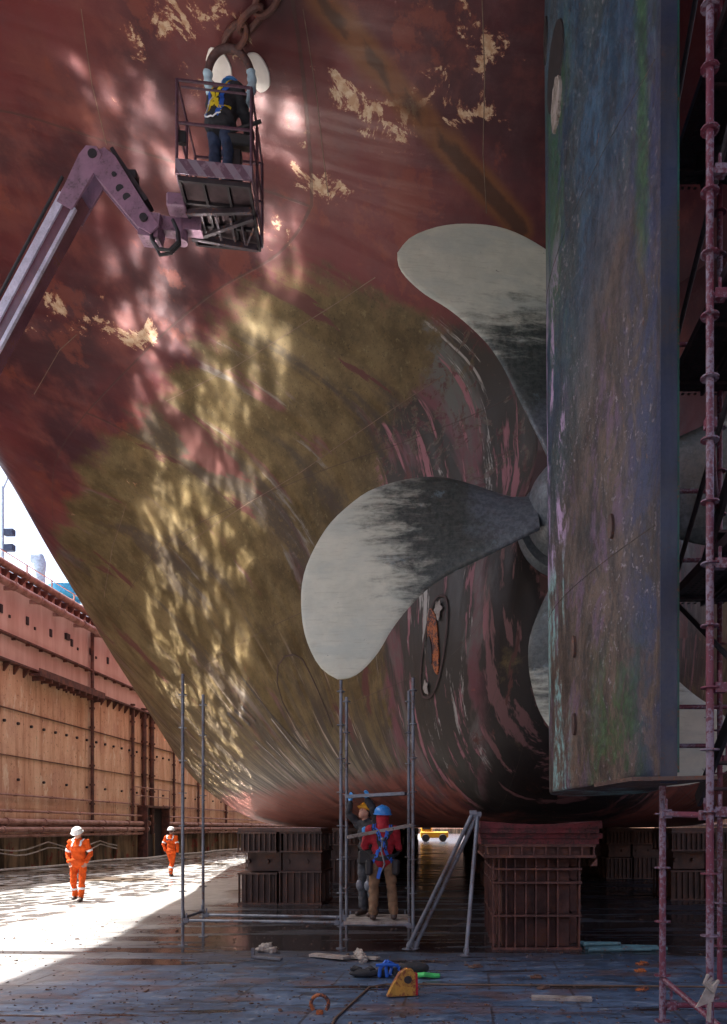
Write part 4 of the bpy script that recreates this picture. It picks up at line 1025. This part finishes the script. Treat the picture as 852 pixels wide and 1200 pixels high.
# tall tower on the right
tw = thing("scaffold_tower", (3.2, 7.5, 0), "tall pink painted scaffold tower with perforated decks right of the rudder", "scaffold")
for (x, y, z1) in ((2.08, 6.2, 13), (1.955, 7.14, 2.19), (4.3, 6.2, 13), (3.1, 8.9, 13), (4.5, 8.9, 13), (4.4, 4.2, 13)):
    mb = MB(); standard(mb, x, y, 0, z1, .032, ph=.43, fl=.075); part("pole", mb, M['pinktube'], tw)
led = []
for z in (7.1, 6.10, 3.93, 2.93, 1.93): led.append(((2.08, 6.2, z), (4.3, 6.2, z)))
led += [((2.08, 6.2, 1.90), (1.955, 7.14, 1.93)), ((1.955, 7.14, .15), (4.3, 7.14, .15)), ((2.08, 6.2, 5.1), (3.1, 8.9, 5.1)), ((3.1, 8.9, 2.6), (4.5, 8.9, 2.6)), ((2.3, 8.9, 5.7), (4.5, 8.9, 5.7)), ((2.3, 8.9, 4.9), (4.5, 8.9, 4.9)), ((2.3, 8.9, 7.4), (4.5, 8.9, 7.4)), ((2.3, 8.9, 2.75), (4.5, 8.9, 2.75)), ((2.3, 8.9, 3.2), (4.5, 8.9, 3.2))]
for a, b in led:
    mb = MB(); mb.rod(a, b, .026, seg=10); d = (Vector(b)-Vector(a)).normalized()
    for p, s in ((a, 1), (b, -1)): mb.box(Vector(p)+d*s*.08, (.09, .07, .08)); mb.box(Vector(p)+d*s*.08+Vector((0, 0, .06)), (.022, .022, .16))
    part("ledger", mb, M['pinktube'], tw)
for a, b in (((1.955, 7.1, .40), (2.35, 6.1, -.0+.03)), ((2.45, 8.8, 6.9), (2.45, 4.4, 9.3)), ((2.50, 6.2, 6.2), (2.5, 8.9, 4.4)), ((2.5, 8.9, 4.5), (2.5, 6.2, 2.9)), ((2.42, 8.8, 9.2), (2.42, 5.2, 11.8))):
    mb = MB(); mb.rod(a, b, .026, seg=10); part("brace", mb, M['pinktube'] if a[2] < 1 else M['darksteel'], tw)
for z in (9.28, 6.88, 4.44, 11.7):
    mb = MB()
    for k in range(4):
        x = 2.47+k*.46; mb.box((x+.22, 6.7, z), (.43, 4.4, .05)); 
        for s in (.02, .42): mb.box((x+s, 6.7, z-.04), (.03, 4.4, .07))
        for j in range(5): mb.box((x+.22, 4.7+j*1.0, z-.035), (.40, .04, .05))
    part("deck", mb, M['perf'], tw)
    mb = MB()
    for k in range(4):
        for j in range(60):
            for q in range(5): mb.box((2.47+k*.46+.07+q*.072, 4.7+j*.072, z-.027), (.03, .035, .006))
    part("deck_perforation", mb, M['black'], tw)
for (y0, z0, y1, z1) in ((8.6, 4.5, 5.6, 6.85), (5.6, 6.95, 8.6, 9.25), (8.6, 2.1, 5.6, 4.4)):
    for x in (2.75, 3.35):
        mb = MB(); mb.bar((x, y0, z0), (x, y1, z1), .04, .16); part("stair_stringer", mb, M['darksteel'], tw)
    for k in range(9):
        t = (k+.5)/9; mb = MB(); mb.box((3.05, y0+(y1-y0)*t, z0+(z1-z0)*t), (.56, .20, .03)); part("stair_tread", mb, M['perf'], tw)
mb = MB()
for s in (0, .38): mb.rod((3.0+s, 8.3, 4.5), (2.9+s, 8.0, 9.2), .024)
for k in range(14): mb.rod((3.0-.007*k, 8.29-.02*k, 4.8+k*.3), (3.38-.007*k, 8.29-.02*k, 4.8+k*.3), .016)
part("ladder", mb, M['galv'], tw)
mb = MB(); 
for k in range(3): mb.tube([(2.05+.03*k, 6.16, .62-.03*k), (2.0+.02*k, 6.10, .56), (2.06, 6.08, .50+.02*k), (2.12, 6.12, .58)], .014)
mb.prism([(-.02, .02), (.07, .05), (.03, -.10), (-.11, -.15), (-.06, -.06)], (2.04, 6.10, .52), (1, 0, 0), (0, 0, 1), .012); mb.prism([(0, 0), (.03, -.01), (.02, -.17), (-.01, -.15)], (2.03, 6.10, .42), (1, 0, 0), (0, 0, 1), .01)
tag(part("tied_rag", mb, M['rope']), "pale rag knotted round the foot of the nearest scaffold tower pole", "rag")

# ------------------------------------------------------------------ odds and ends on the floor
mb = MB(); mb.prism([(-.17, 0), (-.10, .14), (-.04, .24), (.03, .285), (.10, .275), (.14, .22), (.145, 0)], (-.53, 8.20, .012), (.97, .22, 0), (0, 0, 1), .10)
lug = part("lifting_lug", mb, M['yellow']); tag(lug, "yellow rusty lifting lug with a round hole, welded to the dock floor", "lifting lug")
mb = MB(); nx = Vector((-.22, .97, 0)).normalized(); c = Vector((-.53, 8.20, .185))+Vector((.97, .22, 0))*.05
mb.rod(c-nx*.058, c-nx*.050, .042, seg=24); part("eye_hole", mb, M['black'], lug)
mb = MB(); mb.prism([(.135, 0), (.16, 0), (.155, .23), (.13, .23)], (-.53, 8.20, .013), (.97, .22, 0), (0, 0, 1), .104); part("red_edge", mb, M['redcloth'], lug)
def harness(x, y):
    t = thing("safety_harness", (x, y, 0), "black and blue safety harness lying in a heap behind the yellow lug", "harness")
    mb = MB()
    for k in range(5): mb.tube([(x-.42+.17*k+.04*math.sin(j*2.1+k), y+.06*math.cos(j*1.3+k)+.02*j, .04+.035*abs(math.sin(j+k))) for j in range(6)], .045, 8)
    mb.ball((x+.28, y+.1, .09), (.2, .1, .08), 2); mb.ball((x-.3, y, .05), (.2, .09, .05), 2); part("webbing", mb, M['blackcloth'], t)
    mb = MB()
    for s in (0, .09): mb.tube([(x-.12+s, y-.08, .02), (x-.11+s*.8, y-.10, .12), (x-.05+s*.3, y-.04, .20), (x+.02+s, y, .12), (x+.0+s, y-.06, .03)], .022, 6)
    mb.tube([(x-.16, y-.09, .16), (x-.02, y-.1, .17), (x+.1, y-.05, .15)], .02, 6); part("shoulder_strap", mb, M['strapb'], t)
    mb = MB()
    for s in (0, .05, .1): mb.tube([(x+.32, y+.02-s, .03), (x+.42, y-.05-s, .05), (x+.52, y+.0-s, .03), (x+.60, y-.03-s*.6, .03)], .022, 6)
    part("lanyard", mb, M['green'], t)
harness(-.75, 9.25)
def plank(a, b, w, th, m, lab, nm="plank", grp="boards lying on the dock floor"): return board(nm, a, b, w, th, m, lab, "plank", grp)
plank((-1.95, 10.72, .03), (-1.42, 10.35, .05), .15, .035, M['board'], "short pale broken board lying left of the floor debris")
plank((-1.40, 10.55, .03), (-1.0, 10.35, .04), .11, .03, M['board'], "short pale board lying below the low platform")
mb = MB(); mb.tube([(-1.32, 10.62, .07), (-1.24, 10.45, .06), (-1.18, 10.2, .04)], [.06, .045, .055], 10)
tag(link("cloth_roll", remesh(mb, .012, 2, .045, 14, 2), M['rope']), "grey rolled cloth lying across the boards below the platform", "cloth")
plank((.83, 8.05, .02), (1.45, 7.98, .02), .14, .03, M['board'], "flat brown board lying alone right of the yellow lug")
mb = MB(); mb.bar((-2.73, 10.55, .03), (-2.30, 10.35, .03), .06, .03); mb.bar((-2.75, 10.6, .0), (-2.75, 10.6, .14), .04, .04); tag(part("angle_bar", mb, M['galv']), "bent grey angle bar lying left of the platform scaffold", "bar")
mb = MB(); mb.ball((-2.72, 11.15, .05), (.12, .08, .06), 3); mb.ball((-2.60, 11.1, .045), (.09, .07, .05), 3); mb.ball((-2.66, 11.12, .08), (.05, .05, .06), 3)
tag(link("cloth_bundle", remesh(mb, .012, 2, .06, 16, 5), M['rope']), "small pale rag bundle on the floor left of the platform scaffold", "rag")
mb = MB(); mb.tube([(-1.28+.085*math.cos(t*math.pi/8), 7.42, .10+.085*math.sin(t*math.pi/8)) for t in range(-2, 11)], .018, 8); mb.rod((-1.28, 7.42, 0), (-1.28, 7.42, .035), .035); tag(part("floor_ring", mb, M['rustor']), "small rusty ring bolt standing in the dock floor left of the lug", "ring bolt")
bp = []
for k, (x0, x1, y, z) in enumerate(((1.92, 2.55, 11.6, .03), (1.95, 2.75, 11.35, .03), (1.90, 2.5, 11.45, .08), (1.98, 2.9, 11.15, .03), (2.5, 3.15, 11.3, .03), (1.93, 2.45, 11.3, .085), (2.4, 3.05, 11.5, .03))):
    mb = MB(); mb.rod((x0, y, z), (x1, y+.1*math.sin(k*3.), z), .026, seg=10); mb.rod((x0, y, z), (x0+.06, y, z), .034)
    o = part("scaffold_tube", mb, M['bluepipe']); tag(o, "blue green scaffold tube in the loose pile right of the red keel block", "tube", "tubes piled beside the keel block")
for k, (x, y, w, d) in enumerate(((1.0, 9.2, .13, .10), (2.35, 9.6, .12, .10), (2.5, 10.1, .14, .12), (.30, 9.9, .16, .12), (1.02, 8.6, .14, .09), (2.1, 8.5, .16, .1))):
    mb = MB(); mb.box((x, y, .012), (w, d, .024), Euler((0, 0, .2*k)), .004); mb.box((x+.02, y+.01, .03), (w*.5, d*.6, .014), Euler((0, 0, .3+.1*k)))
    tag(part("scrap_plate", mb, M['rustor'] if k in (1, 2, 5) else M['steelbrown']), ("small rusty scrap plate on the floor between the keel block and the tower", "small brown scrap plate on the floor near the yellow lug")[0 if k in (1, 2, 5) else 1], "scrap plate", ("rusty scrap plates", "brown scrap plates")[0 if k in (1, 2, 5) else 1])
mb = MB(); mb.tube([(-1.05, 6.2, .012), (-1.10, 7.2, .012), (-.93, 8.62, .012), (-.75, 8.78, .012), (1.6, 8.7, .012), (4.5, 8.55, .012)], .011, 6); tag(part("floor_weld_strip", mb, M['weldpale'], smooth=30), "thin raised strip outlining a plate on the dock floor round the yellow lug", "strip")

# yellow carrier far under the ship
v = thing("yellow_carrier", (-2.3, 99, 0), "small yellow wheeled carrier standing in the light beyond the far end of the ship", "vehicle")
mb = MB(); mb.box((-2.3, 99, .9), (3.6, 2.0, .8), bevel=.1); mb.box((-3.3, 99, 1.8), (1.4, 1.7, 1.1), bevel=.1); part("body", mb, M['yellowhat'], v)
mb = MB(); mb.box((-3.3, 98.13, 1.9), (1.0, .04, .6)); part("window", mb, M['darksteel'], v)
for x in (-3.4, -1.2):
    for y in (98.0, 100.0):
        mb = MB(); mb.lathe([(.2, -.15), (.45, -.14), (.5, 0), (.45, .14), (.2, .15)], (x, y, .5), (0, 1, 0), 18); part("wheel", mb, M['black'], v)

# blasting grit and flakes strewn over the floor
mb = MB(); rg = random.Random(3)
for k in range(2600):
    y = 6.8+9*rg.random()**1.5; x = rg.uniform(-6.5, 5.5)*y/9; q = rg.uniform(.004, .013)*(1 if rg.random() < .96 else 2.2)
    e = Euler((rg.uniform(-.4, .4), rg.uniform(-.4, .4), rg.uniform(0, 3))); mb.box((x, y, q*.3), (q*2, q*rg.uniform(.8, 2.2), q*.7), e)
o = part("paint_flakes", mb, M['steelbrown'], smooth=30); tag(o, "paint flakes and grit strewn over the wet dock floor", "debris", kind='stuff')

# ------------------------------------------------------------------ people
def bvh_of(me): return BVHTree.FromPolygons([v.co.copy() for v in me.vertices], [tuple(p.vertices) for p in me.polygons])

def person(J, label, group=None, top='orange', trousers='orange', helmet='white', gloves=None, hair=(.03, .02, .015), heading=0., hood=None, bands=False, boots='boot', collar=True, bulk=0.):
    """J holds joints in the person's own frame: origin between the feet, facing -Y, x to the viewer's right when facing the viewer"""
    loc = Vector(J['loc']); Rz = Matrix.Rotation(heading, 4, 'Z'); T = Matrix.Translation(loc) @ Rz
    P = {k: (T @ Vector(v)) for k, v in J.items() if k not in ('loc', 'look', 'curl')}
    rot = lambda v: (Rz @ Vector(v))
    root = thing("person", tuple(loc), label, "person", group)
    look = rot(J.get('look', (0, -1, 0))).normalized(); hd = P['head']; nk = P['neck']
    upn = (hd-nk).normalized(); rgt = look.cross(Vector((0, 0, 1))); rgt.normalize(); hup = rgt.cross(look).normalized()
    HR = Matrix((rgt, look, hup)).transposed()
    def hp(a, b, c): return hd+rgt*a+look*b+hup*c
    body = MB()
    body.ball(hd, (.075, .092, .105), 3, HR.to_euler()); body.ball(hp(0, .03, -.065), (.052, .062, .055), 3, HR.to_euler())      # skull and jaw
    body.ball(hp(0, .096, -.015), (.013, .022, .024), 2, HR.to_euler()); body.ball(hp(0, .088, -.062), (.024, .012, .010), 2, HR.to_euler())
    body.ball(hp(0, .082, .02), (.05, .016, .014), 2, HR.to_euler())
    for s in (-1, 1): body.ball(hp(s*.077, -.005, -.015), (.012, .022, .032), 2, HR.to_euler())
    body.limb(nk-upn*.02, hd-hup*.06, .058, .052)
    pel, che = P['pelvis'], P['chest']; wst = pel.lerp(che, .5)
    cr = rot((1, 0, 0)); cu = (che-pel).normalized(); cf = cu.cross(cr).normalized(); CR = Matrix((cr, cf, cu)).transposed().to_euler()
    def torso(b, e):
        b.ball(pel, (.155+e, .115+e, .13+e), 3, CR); b.ball(wst, (.145+e, .105+e, .15+e), 3, CR); b.ball(che, (.175+e, .115+e, .17+e), 3, CR)
        b.limb(P['shL'], P['shR'], .062+e, .062+e); b.limb(che, nk, .10+e*.6, .062+e*.6)
    torso(body, 0)
    for s in 'LR':
        sh, el, wr = P['sh'+s], P['el'+s], P['wr'+s]; body.limb(sh, el, .052, .040); body.limb(el, wr, .040, .027)
        hi, kn, an = P['hip'+s], P['kn'+s], P['an'+s]; body.limb(hi, kn, .082, .055); body.limb(kn, an, .053, .036)
        fd = rot(J.get('foot'+s, (0, -1, 0))) if 'foot'+s in J else rot((0, -1, 0)); 
        body.limb(an-Vector((0, 0, .03)), an+fd*.14-Vector((0, 0, .055)), .038, .028)
        # hand: palm, four fingers of unequal length, thumb from the side
        hdv = (wr-el).normalized() if 'hd'+s not in J else (P['hd'+s]-wr).normalized()
        sd = hdv.cross(rot((0, -1, 0))); 
        if sd.length < .2: sd = hdv.cross(Vector((0, 0, 1)))
        sd.normalize(); pn_ = sd.cross(hdv).normalized()
        gl = MB() if gloves else body
        for k in range(5): gl.limb(wr+hdv*(.0+.018*k), wr+hdv*(.02+.016*k)+sd*.001, .026 if k else .027, .027)
        for k, (off, ln) in enumerate(((-.030, .062), (-.011, .075), (.010, .070), (.029, .055))):
            b0 = wr+hdv*.085+sd*off; m1 = b0+hdv*ln*.55+pn_*.012; m2 = m1+hdv*ln*.30+pn_*ln*.45
            gl.limb(b0-hdv*.02, m1, .0125, .0115); gl.limb(m1, m2, .0115, .009)
        t0 = wr+hdv*.03-sd*.028; t1 = t0+hdv*.04-sd*.028+pn_*.012; gl.limb(t0, t1, .0145, .0125); gl.limb(t1, t1+hdv*.030+pn_*.012, .0125, .010)
        if gloves: link("glove", remesh(gl, .0085, 2), M[gloves], root)
    link("body", remesh(body, .011, 3), M['skin'], root)
    # upper and lower clothing follow the limbs and end at collar, cuffs and ankles
    def legs(b, e):
        b.ball(pel, (.155+e, .12+e, .13+e), 3, CR)
        for s in 'LR':
            hi, kn, an = P['hip'+s], P['kn'+s], P['an'+s]; b.limb(hi, kn, .092+e, .068+e); b.limb(kn, an.lerp(kn, .10), .068+e, .062+e)
    def arms(b, e):
        for s in 'LR':
            sh, el, wr = P['sh'+s], P['el'+s], P['wr'+s]; b.limb(sh, el, .064+e, .053+e); b.limb(el, wr.lerp(el, .06), .053+e, .042+e)
    if top == trousers:
        b = MB(); torso(b, .022); arms(b, .006); legs(b, .006); cm = remesh(b, .014, 2, .019, 7, rnd.random()*9); cloth = bvh_of(cm); link("coverall", cm, M[top], root)
    else:
        b = MB(); torso(b, .020+bulk); arms(b, .004+bulk*.5)
        cm = remesh(b, .014, 2, .019, 7, rnd.random()*9); cloth = bvh_of(cm); link("jacket", cm, M[top], root)
        b = MB(); legs(b, .008); b.limb(P['hipL'], P['hipR'], .10, .10); lm = remesh(b, .014, 2, .020, 7, rnd.random()*9); link("trousers", lm, M[trousers], root)
    if collar:
        mb = MB(); mb.rod(nk-upn*.045, nk+upn*.02, .085, .072, 18, False); mb.rod(nk-upn*.045, nk+upn*.02, .078, .066, 18, False); part("collar", mb, M[top], root)
    for s in 'LR':
        an = P['an'+s]; fd = rot(J.get('foot'+s, (0, -1, 0))) if 'foot'+s in J else rot((0, -1, 0))
        b = MB(); b.limb(an+Vector((0, 0, .10)), an-Vector((0, 0, .02)), .055, .052); b.limb(an-Vector((0, 0, .035))-fd*.02, an+fd*.15-Vector((0, 0, .048)), .050, .042)
        z0 = an.z-.085; bm_ = remesh(b, .012, 2)
        for v in bm_.vertices: v.co.z = max(v.co.z, z0)
        link("boot", bm_, M[boots], root)
    for s in (-1, 1):
        mb = MB(); mb.ball(hp(s*.030, .083, .003), .0105, 2); part("eye", mb, M['darksteel'], root, 180)
    # hair
    mb = MB(); mb.ball(hp(0, -.022, .022), (.084, .088, .096), 3, HR.to_euler()); bmesh.ops.bisect_plane(mb.bm, geom=mb.bm.verts[:]+mb.bm.edges[:]+mb.bm.faces[:], plane_co=hp(0, .03, 0), plane_no=look, clear_outer=True)
    part("hair", mb, M['blackcloth'], root, 180)
    if hood:
        b = MB(); b.ball(hp(0, -.02, -.02), (.098, .105, .125), 3, HR.to_euler()); b.limb(nk-upn*.04, hp(0, -.03, -.06), .105, .085)
        link("hood", remesh(b, .013, 2, .008, 9, 3), M[hood], root)
    if helmet:
        mb = MB(); prof = [(.128, .0), (.126, .03), (.118, .065), (.100, .098), (.070, .122), (.035, .135), (.001, .139)]
        mb.lathe(prof[:1]+prof, hp(0, -.008, .035), hup, 32, look)
        for v in mb.bm.verts:                                            # longer than wide, brim drawn forward
            q = v.co-hd; f = q.dot(look); v.co += look*f*.10
            if f > .09 and q.dot(hup) < .06: v.co += look*.035*(f/.13)
        o = part("helmet", mb, M[helmet], root, 60)
        mb = MB(); mb.prism([(-.012, 0), (.012, 0), (.010, .11), (-.010, .11)], hp(0, -.05, .168), rgt, look, .014); mb.tube([hp(.137*math.sin(t*math.pi/8), -.008+.150*math.cos(t*math.pi/8), .037) for t in range(16)], .007, 6, True)
        part("helmet_rib", mb, M[helmet], root)
    if bands:
        for a, b_, t, ra in (('shL', 'elL', .72, .066), ('shR', 'elR', .72, .066), ('knL', 'anL', .45, .078), ('knR', 'anR', .45, .078), ('elL', 'wrL', .35, .062), ('elR', 'wrR', .35, .062)):
            if t == .35: continue
            A_, B_ = P[a], P[b_]; d = (B_-A_).normalized(); c = A_.lerp(B_, t)
            mb = MB(); mb.rod(c-d*.025, c+d*.025, ra+.007, ra+.007, 20); part("reflective_band", mb, M['reflect'], root)
        for s in 'LR':
            sgn = 1 if P['sh'+s].x > nk.x else -1; o0 = P['sh'+s]+Vector((0, 0, .09)); mid0 = P['sh'+s].lerp(nk, .35)
            mb = drape(cloth, [mid0+rot((0, -.22, -.12)), mid0+rot((0, -.16, .06)), mid0+rot((0, 0, .14)), mid0+rot((0, .16, .06)), mid0+rot((0, .22, -.12))], .045, .008, .02); part("reflective_band", mb, M['reflect'], root)
    return root, cloth, P, rot
def strap(root, cloth, pts, w, m, name="harness_strap", off=.010): return part(name, drape(cloth, pts, w, off, .02), M[m], root)

STAND = dict(pelvis=(0, 0, .97), chest=(0, -.01, 1.32), neck=(0, 0, 1.52), head=(0, -.02, 1.67), shL=(.185, 0, 1.44), shR=(-.185, 0, 1.44), elL=(.25, .03, 1.16), elR=(-.25, .03, 1.16), wrL=(.25, -.08, .93), wrR=(-.25, -.08, .93),
             hipL=(.095, 0, .93), hipR=(-.095, 0, .93), knL=(.11, -.02, .50), knR=(-.11, -.02, .50), anL=(.12, .02, .09), anR=(-.12, .02, .09))
# walker near the left, hands in pockets, looking down
J = dict(STAND, loc=(-9.15, 18.8, 0), head=(0, -.075, 1.655), look=(-.05, -1, -.55), chest=(0, -.02, 1.32), elL=(.27, .06, 1.17), elR=(-.27, .06, 1.17), wrL=(.20, -.05, .96), wrR=(-.20, -.05, .96), hdL=(.16, -.07, .88), hdR=(-.16, -.07, .88),
         knL=(.12, -.10, .51), anL=(.10, -.12, .09), knR=(-.11, -.03, .50), anR=(-.13, .16, .11))
person(J, "worker in orange coverall and white helmet walking towards the camera, looking down", "workers in orange coveralls", bands=True, heading=R(6))
# walker further off, back turned
J = dict(STAND, loc=(-10.4, 28.4, 0), look=(0, -1, -.05), elL=(.27, .05, 1.18), elR=(-.27, .05, 1.18), wrL=(.27, -.10, .95), wrR=(-.26, .02, .92), knL=(.06, -.16, .53), anL=(.05, -.06, .10), knR=(-.05, -.02, .50), anR=(-.03, .10, .09))
r2 = person(J, "worker in orange coverall and white helmet walking away, further along the left wall", "workers in orange coveralls", bands=True, heading=R(174), gloves='blackcloth')
mb = MB(); mb.box(r2[3]((0, .165, 1.36))+Vector((-10.4, 28.4, 0)), (.20, .012, .05), Euler((0, 0, R(-6)))); part("back_print", mb, M['navy'], r2[0])
# worker in the basket
cB2 = B(.52, .30, .06)
J = dict(STAND, loc=tuple(cB2), look=(-.15, -1, -.25), chest=(.0, -.10, 1.33), neck=(.0, -.17, 1.51), head=(.0, -.25, 1.64), shL=(.20, -.13, 1.43), shR=(-.20, -.11, 1.43), elL=(.27, -.24, 1.18), elR=(-.28, -.18, 1.15), wrL=(.16, -.44, 1.10), wrR=(-.18, -.42, 1.05))
rt, cl, P, rot = person(J, "worker in dark clothes, blue helmet and yellow harness standing in the raised basket", None, 'blackcloth', 'navy', 'bluehat', gloves='blackcloth', heading=R(158), bulk=.055)
def bk(x, y, z): return cB2+rot((x, y, z))
strap(rt, cl, [bk(.13, -.25, 1.30), bk(.14, -.10, 1.60), bk(.11, .16, 1.42), bk(.02, .22, 1.28), bk(-.08, .2, 1.12), bk(-.15, .2, .98)], .055, 'strapy')
strap(rt, cl, [bk(-.13, -.25, 1.30), bk(-.14, -.10, 1.60), bk(-.11, .16, 1.42), bk(.0, .22, 1.28), bk(.10, .2, 1.12), bk(.15, .2, .98)], .055, 'strapy')
strap(rt, cl, [bk(.24, .05, 1.10), bk(.16, .2, 1.14), bk(0, .24, 1.16), bk(-.16, .2, 1.14), bk(-.24, .05, 1.10)], .05, 'strapy')
strap(rt, cl, [bk(.2, .1, 1.45), bk(.15, .2, 1.3), bk(.16, .2, 1.1), bk(.1, .2, .95)], .06, 'strapb')
strap(rt, cl, [bk(-.2, .1, 1.42), bk(-.13, .2, 1.3), bk(-.18, .2, 1.1), bk(-.08, .2, .92)], .06, 'strapb')
strap(rt, cl, [bk(.02, .2, 1.30), bk(.10, .26, 1.18), bk(.17, .2, 1.04), bk(.12, .25, .93), bk(-.05, .25, .88), bk(-.16, .2, .95)], .02, 'reflect', 'lanyard', .02)
# worker in black, arms raised holding the upper plank
PL = Vector((-1.32, 12.10, .41))
J = dict(STAND, loc=tuple(PL), look=(-.35, -.85, .45), chest=(.02, -.03, 1.29), neck=(.0, -.03, 1.49), head=(-.01, -.06, 1.63), shL=(.185, -.02, 1.45), shR=(-.185, -.02, 1.44), elL=(.23, -.16, 1.66), elR=(-.30, -.12, 1.60), wrL=(.16, -.10, 1.86), wrR=(-.33, -.06, 1.80), hdL=(.15, -.08, 1.96), hdR=(-.33, -.02, 1.90), knL=(.10, -.06, .50))
J.update(elL=(.20, -.12, 1.68), wrL=(.10, -.14, 1.82), hdL=(.08, -.12, 1.93))
rt, cl, P, rot = person(J, "worker in black with raised arms holding a plank overhead, left of the red hoodie", "workers on the low platform", 'blackcloth', 'greycloth', 'yellowhat', gloves='glove', heading=R(-35))
strap(rt, cl, [P['pelvis']+Vector((.3*math.cos(t*.7), .3*math.sin(t*.7), .08)) for t in range(10)], .06, 'black', "tool_belt")
mb = MB(); mb.box(P['pelvis']+Vector((-.02, -.19, -.04)), (.24, .08, .22), bevel=.03); part("tool_pouch", mb, M['black'], rt)
for kk in ('knL', 'knR'):
    mb = MB(); mb.ball(P[kk]+rot((0, -.06, -.01)), (.065, .04, .09), 2); part("knee_pad", mb, M['galv'], rt)
# worker in the red hoodie, back to the camera
PR = Vector((-1.05, 11.55, .41))
J = dict(STAND, loc=tuple(PR), look=(.25, -1, .10), chest=(0, -.01, 1.24), neck=(0, -.02, 1.42), head=(0, -.05, 1.56), shL=(.185, 0, 1.35), shR=(-.185, 0, 1.35), pelvis=(0, .0, .92), hipL=(.095, 0, .88), hipR=(-.095, 0, .88), elL=(.27, -.06, 1.10), elR=(-.25, -.06, 1.08), wrL=(.26, -.22, 1.25), wrR=(-.16, -.26, 1.22), hdL=(.27, -.21, 1.34), hdR=(-.15, -.27, 1.31),
         knL=(.13, -.02, .48), knR=(-.14, -.02, .48), anL=(.14, .02, .09), anR=(-.17, .02, .09))
rt, cl, P, rot = person(J, "worker in red hoodie, tan trousers and blue helmet, seen from behind on the platform", "workers on the low platform", 'redcloth', 'tan', 'bluehat', gloves='glove', hood='redcloth', heading=R(186))
def bk(x, y, z): return PR+rot((x, y, z))
for s in (-1, 1):
    strap(rt, cl, [bk(s*.12, -.1, 1.52), bk(s*.12, .14, 1.40), bk(s*.03, .24, 1.22), bk(-s*.05, .24, 1.10), bk(-s*.14, .2, .98), bk(-s*.2, .1, .86)], .05, 'strapb')
    strap(rt, cl, [bk(s*.13, -.1, 1.50), bk(s*.14, .14, 1.38), bk(s*.08, .24, 1.22), bk(s*.07, .24, 1.05)], .055, 'blackcloth')
strap(rt, cl, [bk(.25, .0, .98), bk(.16, .2, .96), bk(0, .24, .95), bk(-.16, .2, .96), bk(-.25, .0, .98)], .075, 'blackcloth', "tool_belt")
mb = MB(); mb.tube([bk(.0, .19, 1.22), bk(.02, .22, 1.05), bk(-.03, .21, .85), bk(.04, .20, .70)], .012, 6); mb.ball(bk(0, .19, 1.22), .03, 2); part("lanyard", mb, M['galv'], rt)
mb = MB(); mb.bar(bk(.03, .2, .80), bk(.07, .19, .64), .05, .03, (0, 1, 0)); part("lanyard_pack", mb, M['strapb'], rt)
for s in (-1, 1):
    mb = MB(); mb.box(bk(s*.2, .08, .80), (.11, .12, .24), bevel=.03); part("tool_pouch", mb, M['black'], rt)
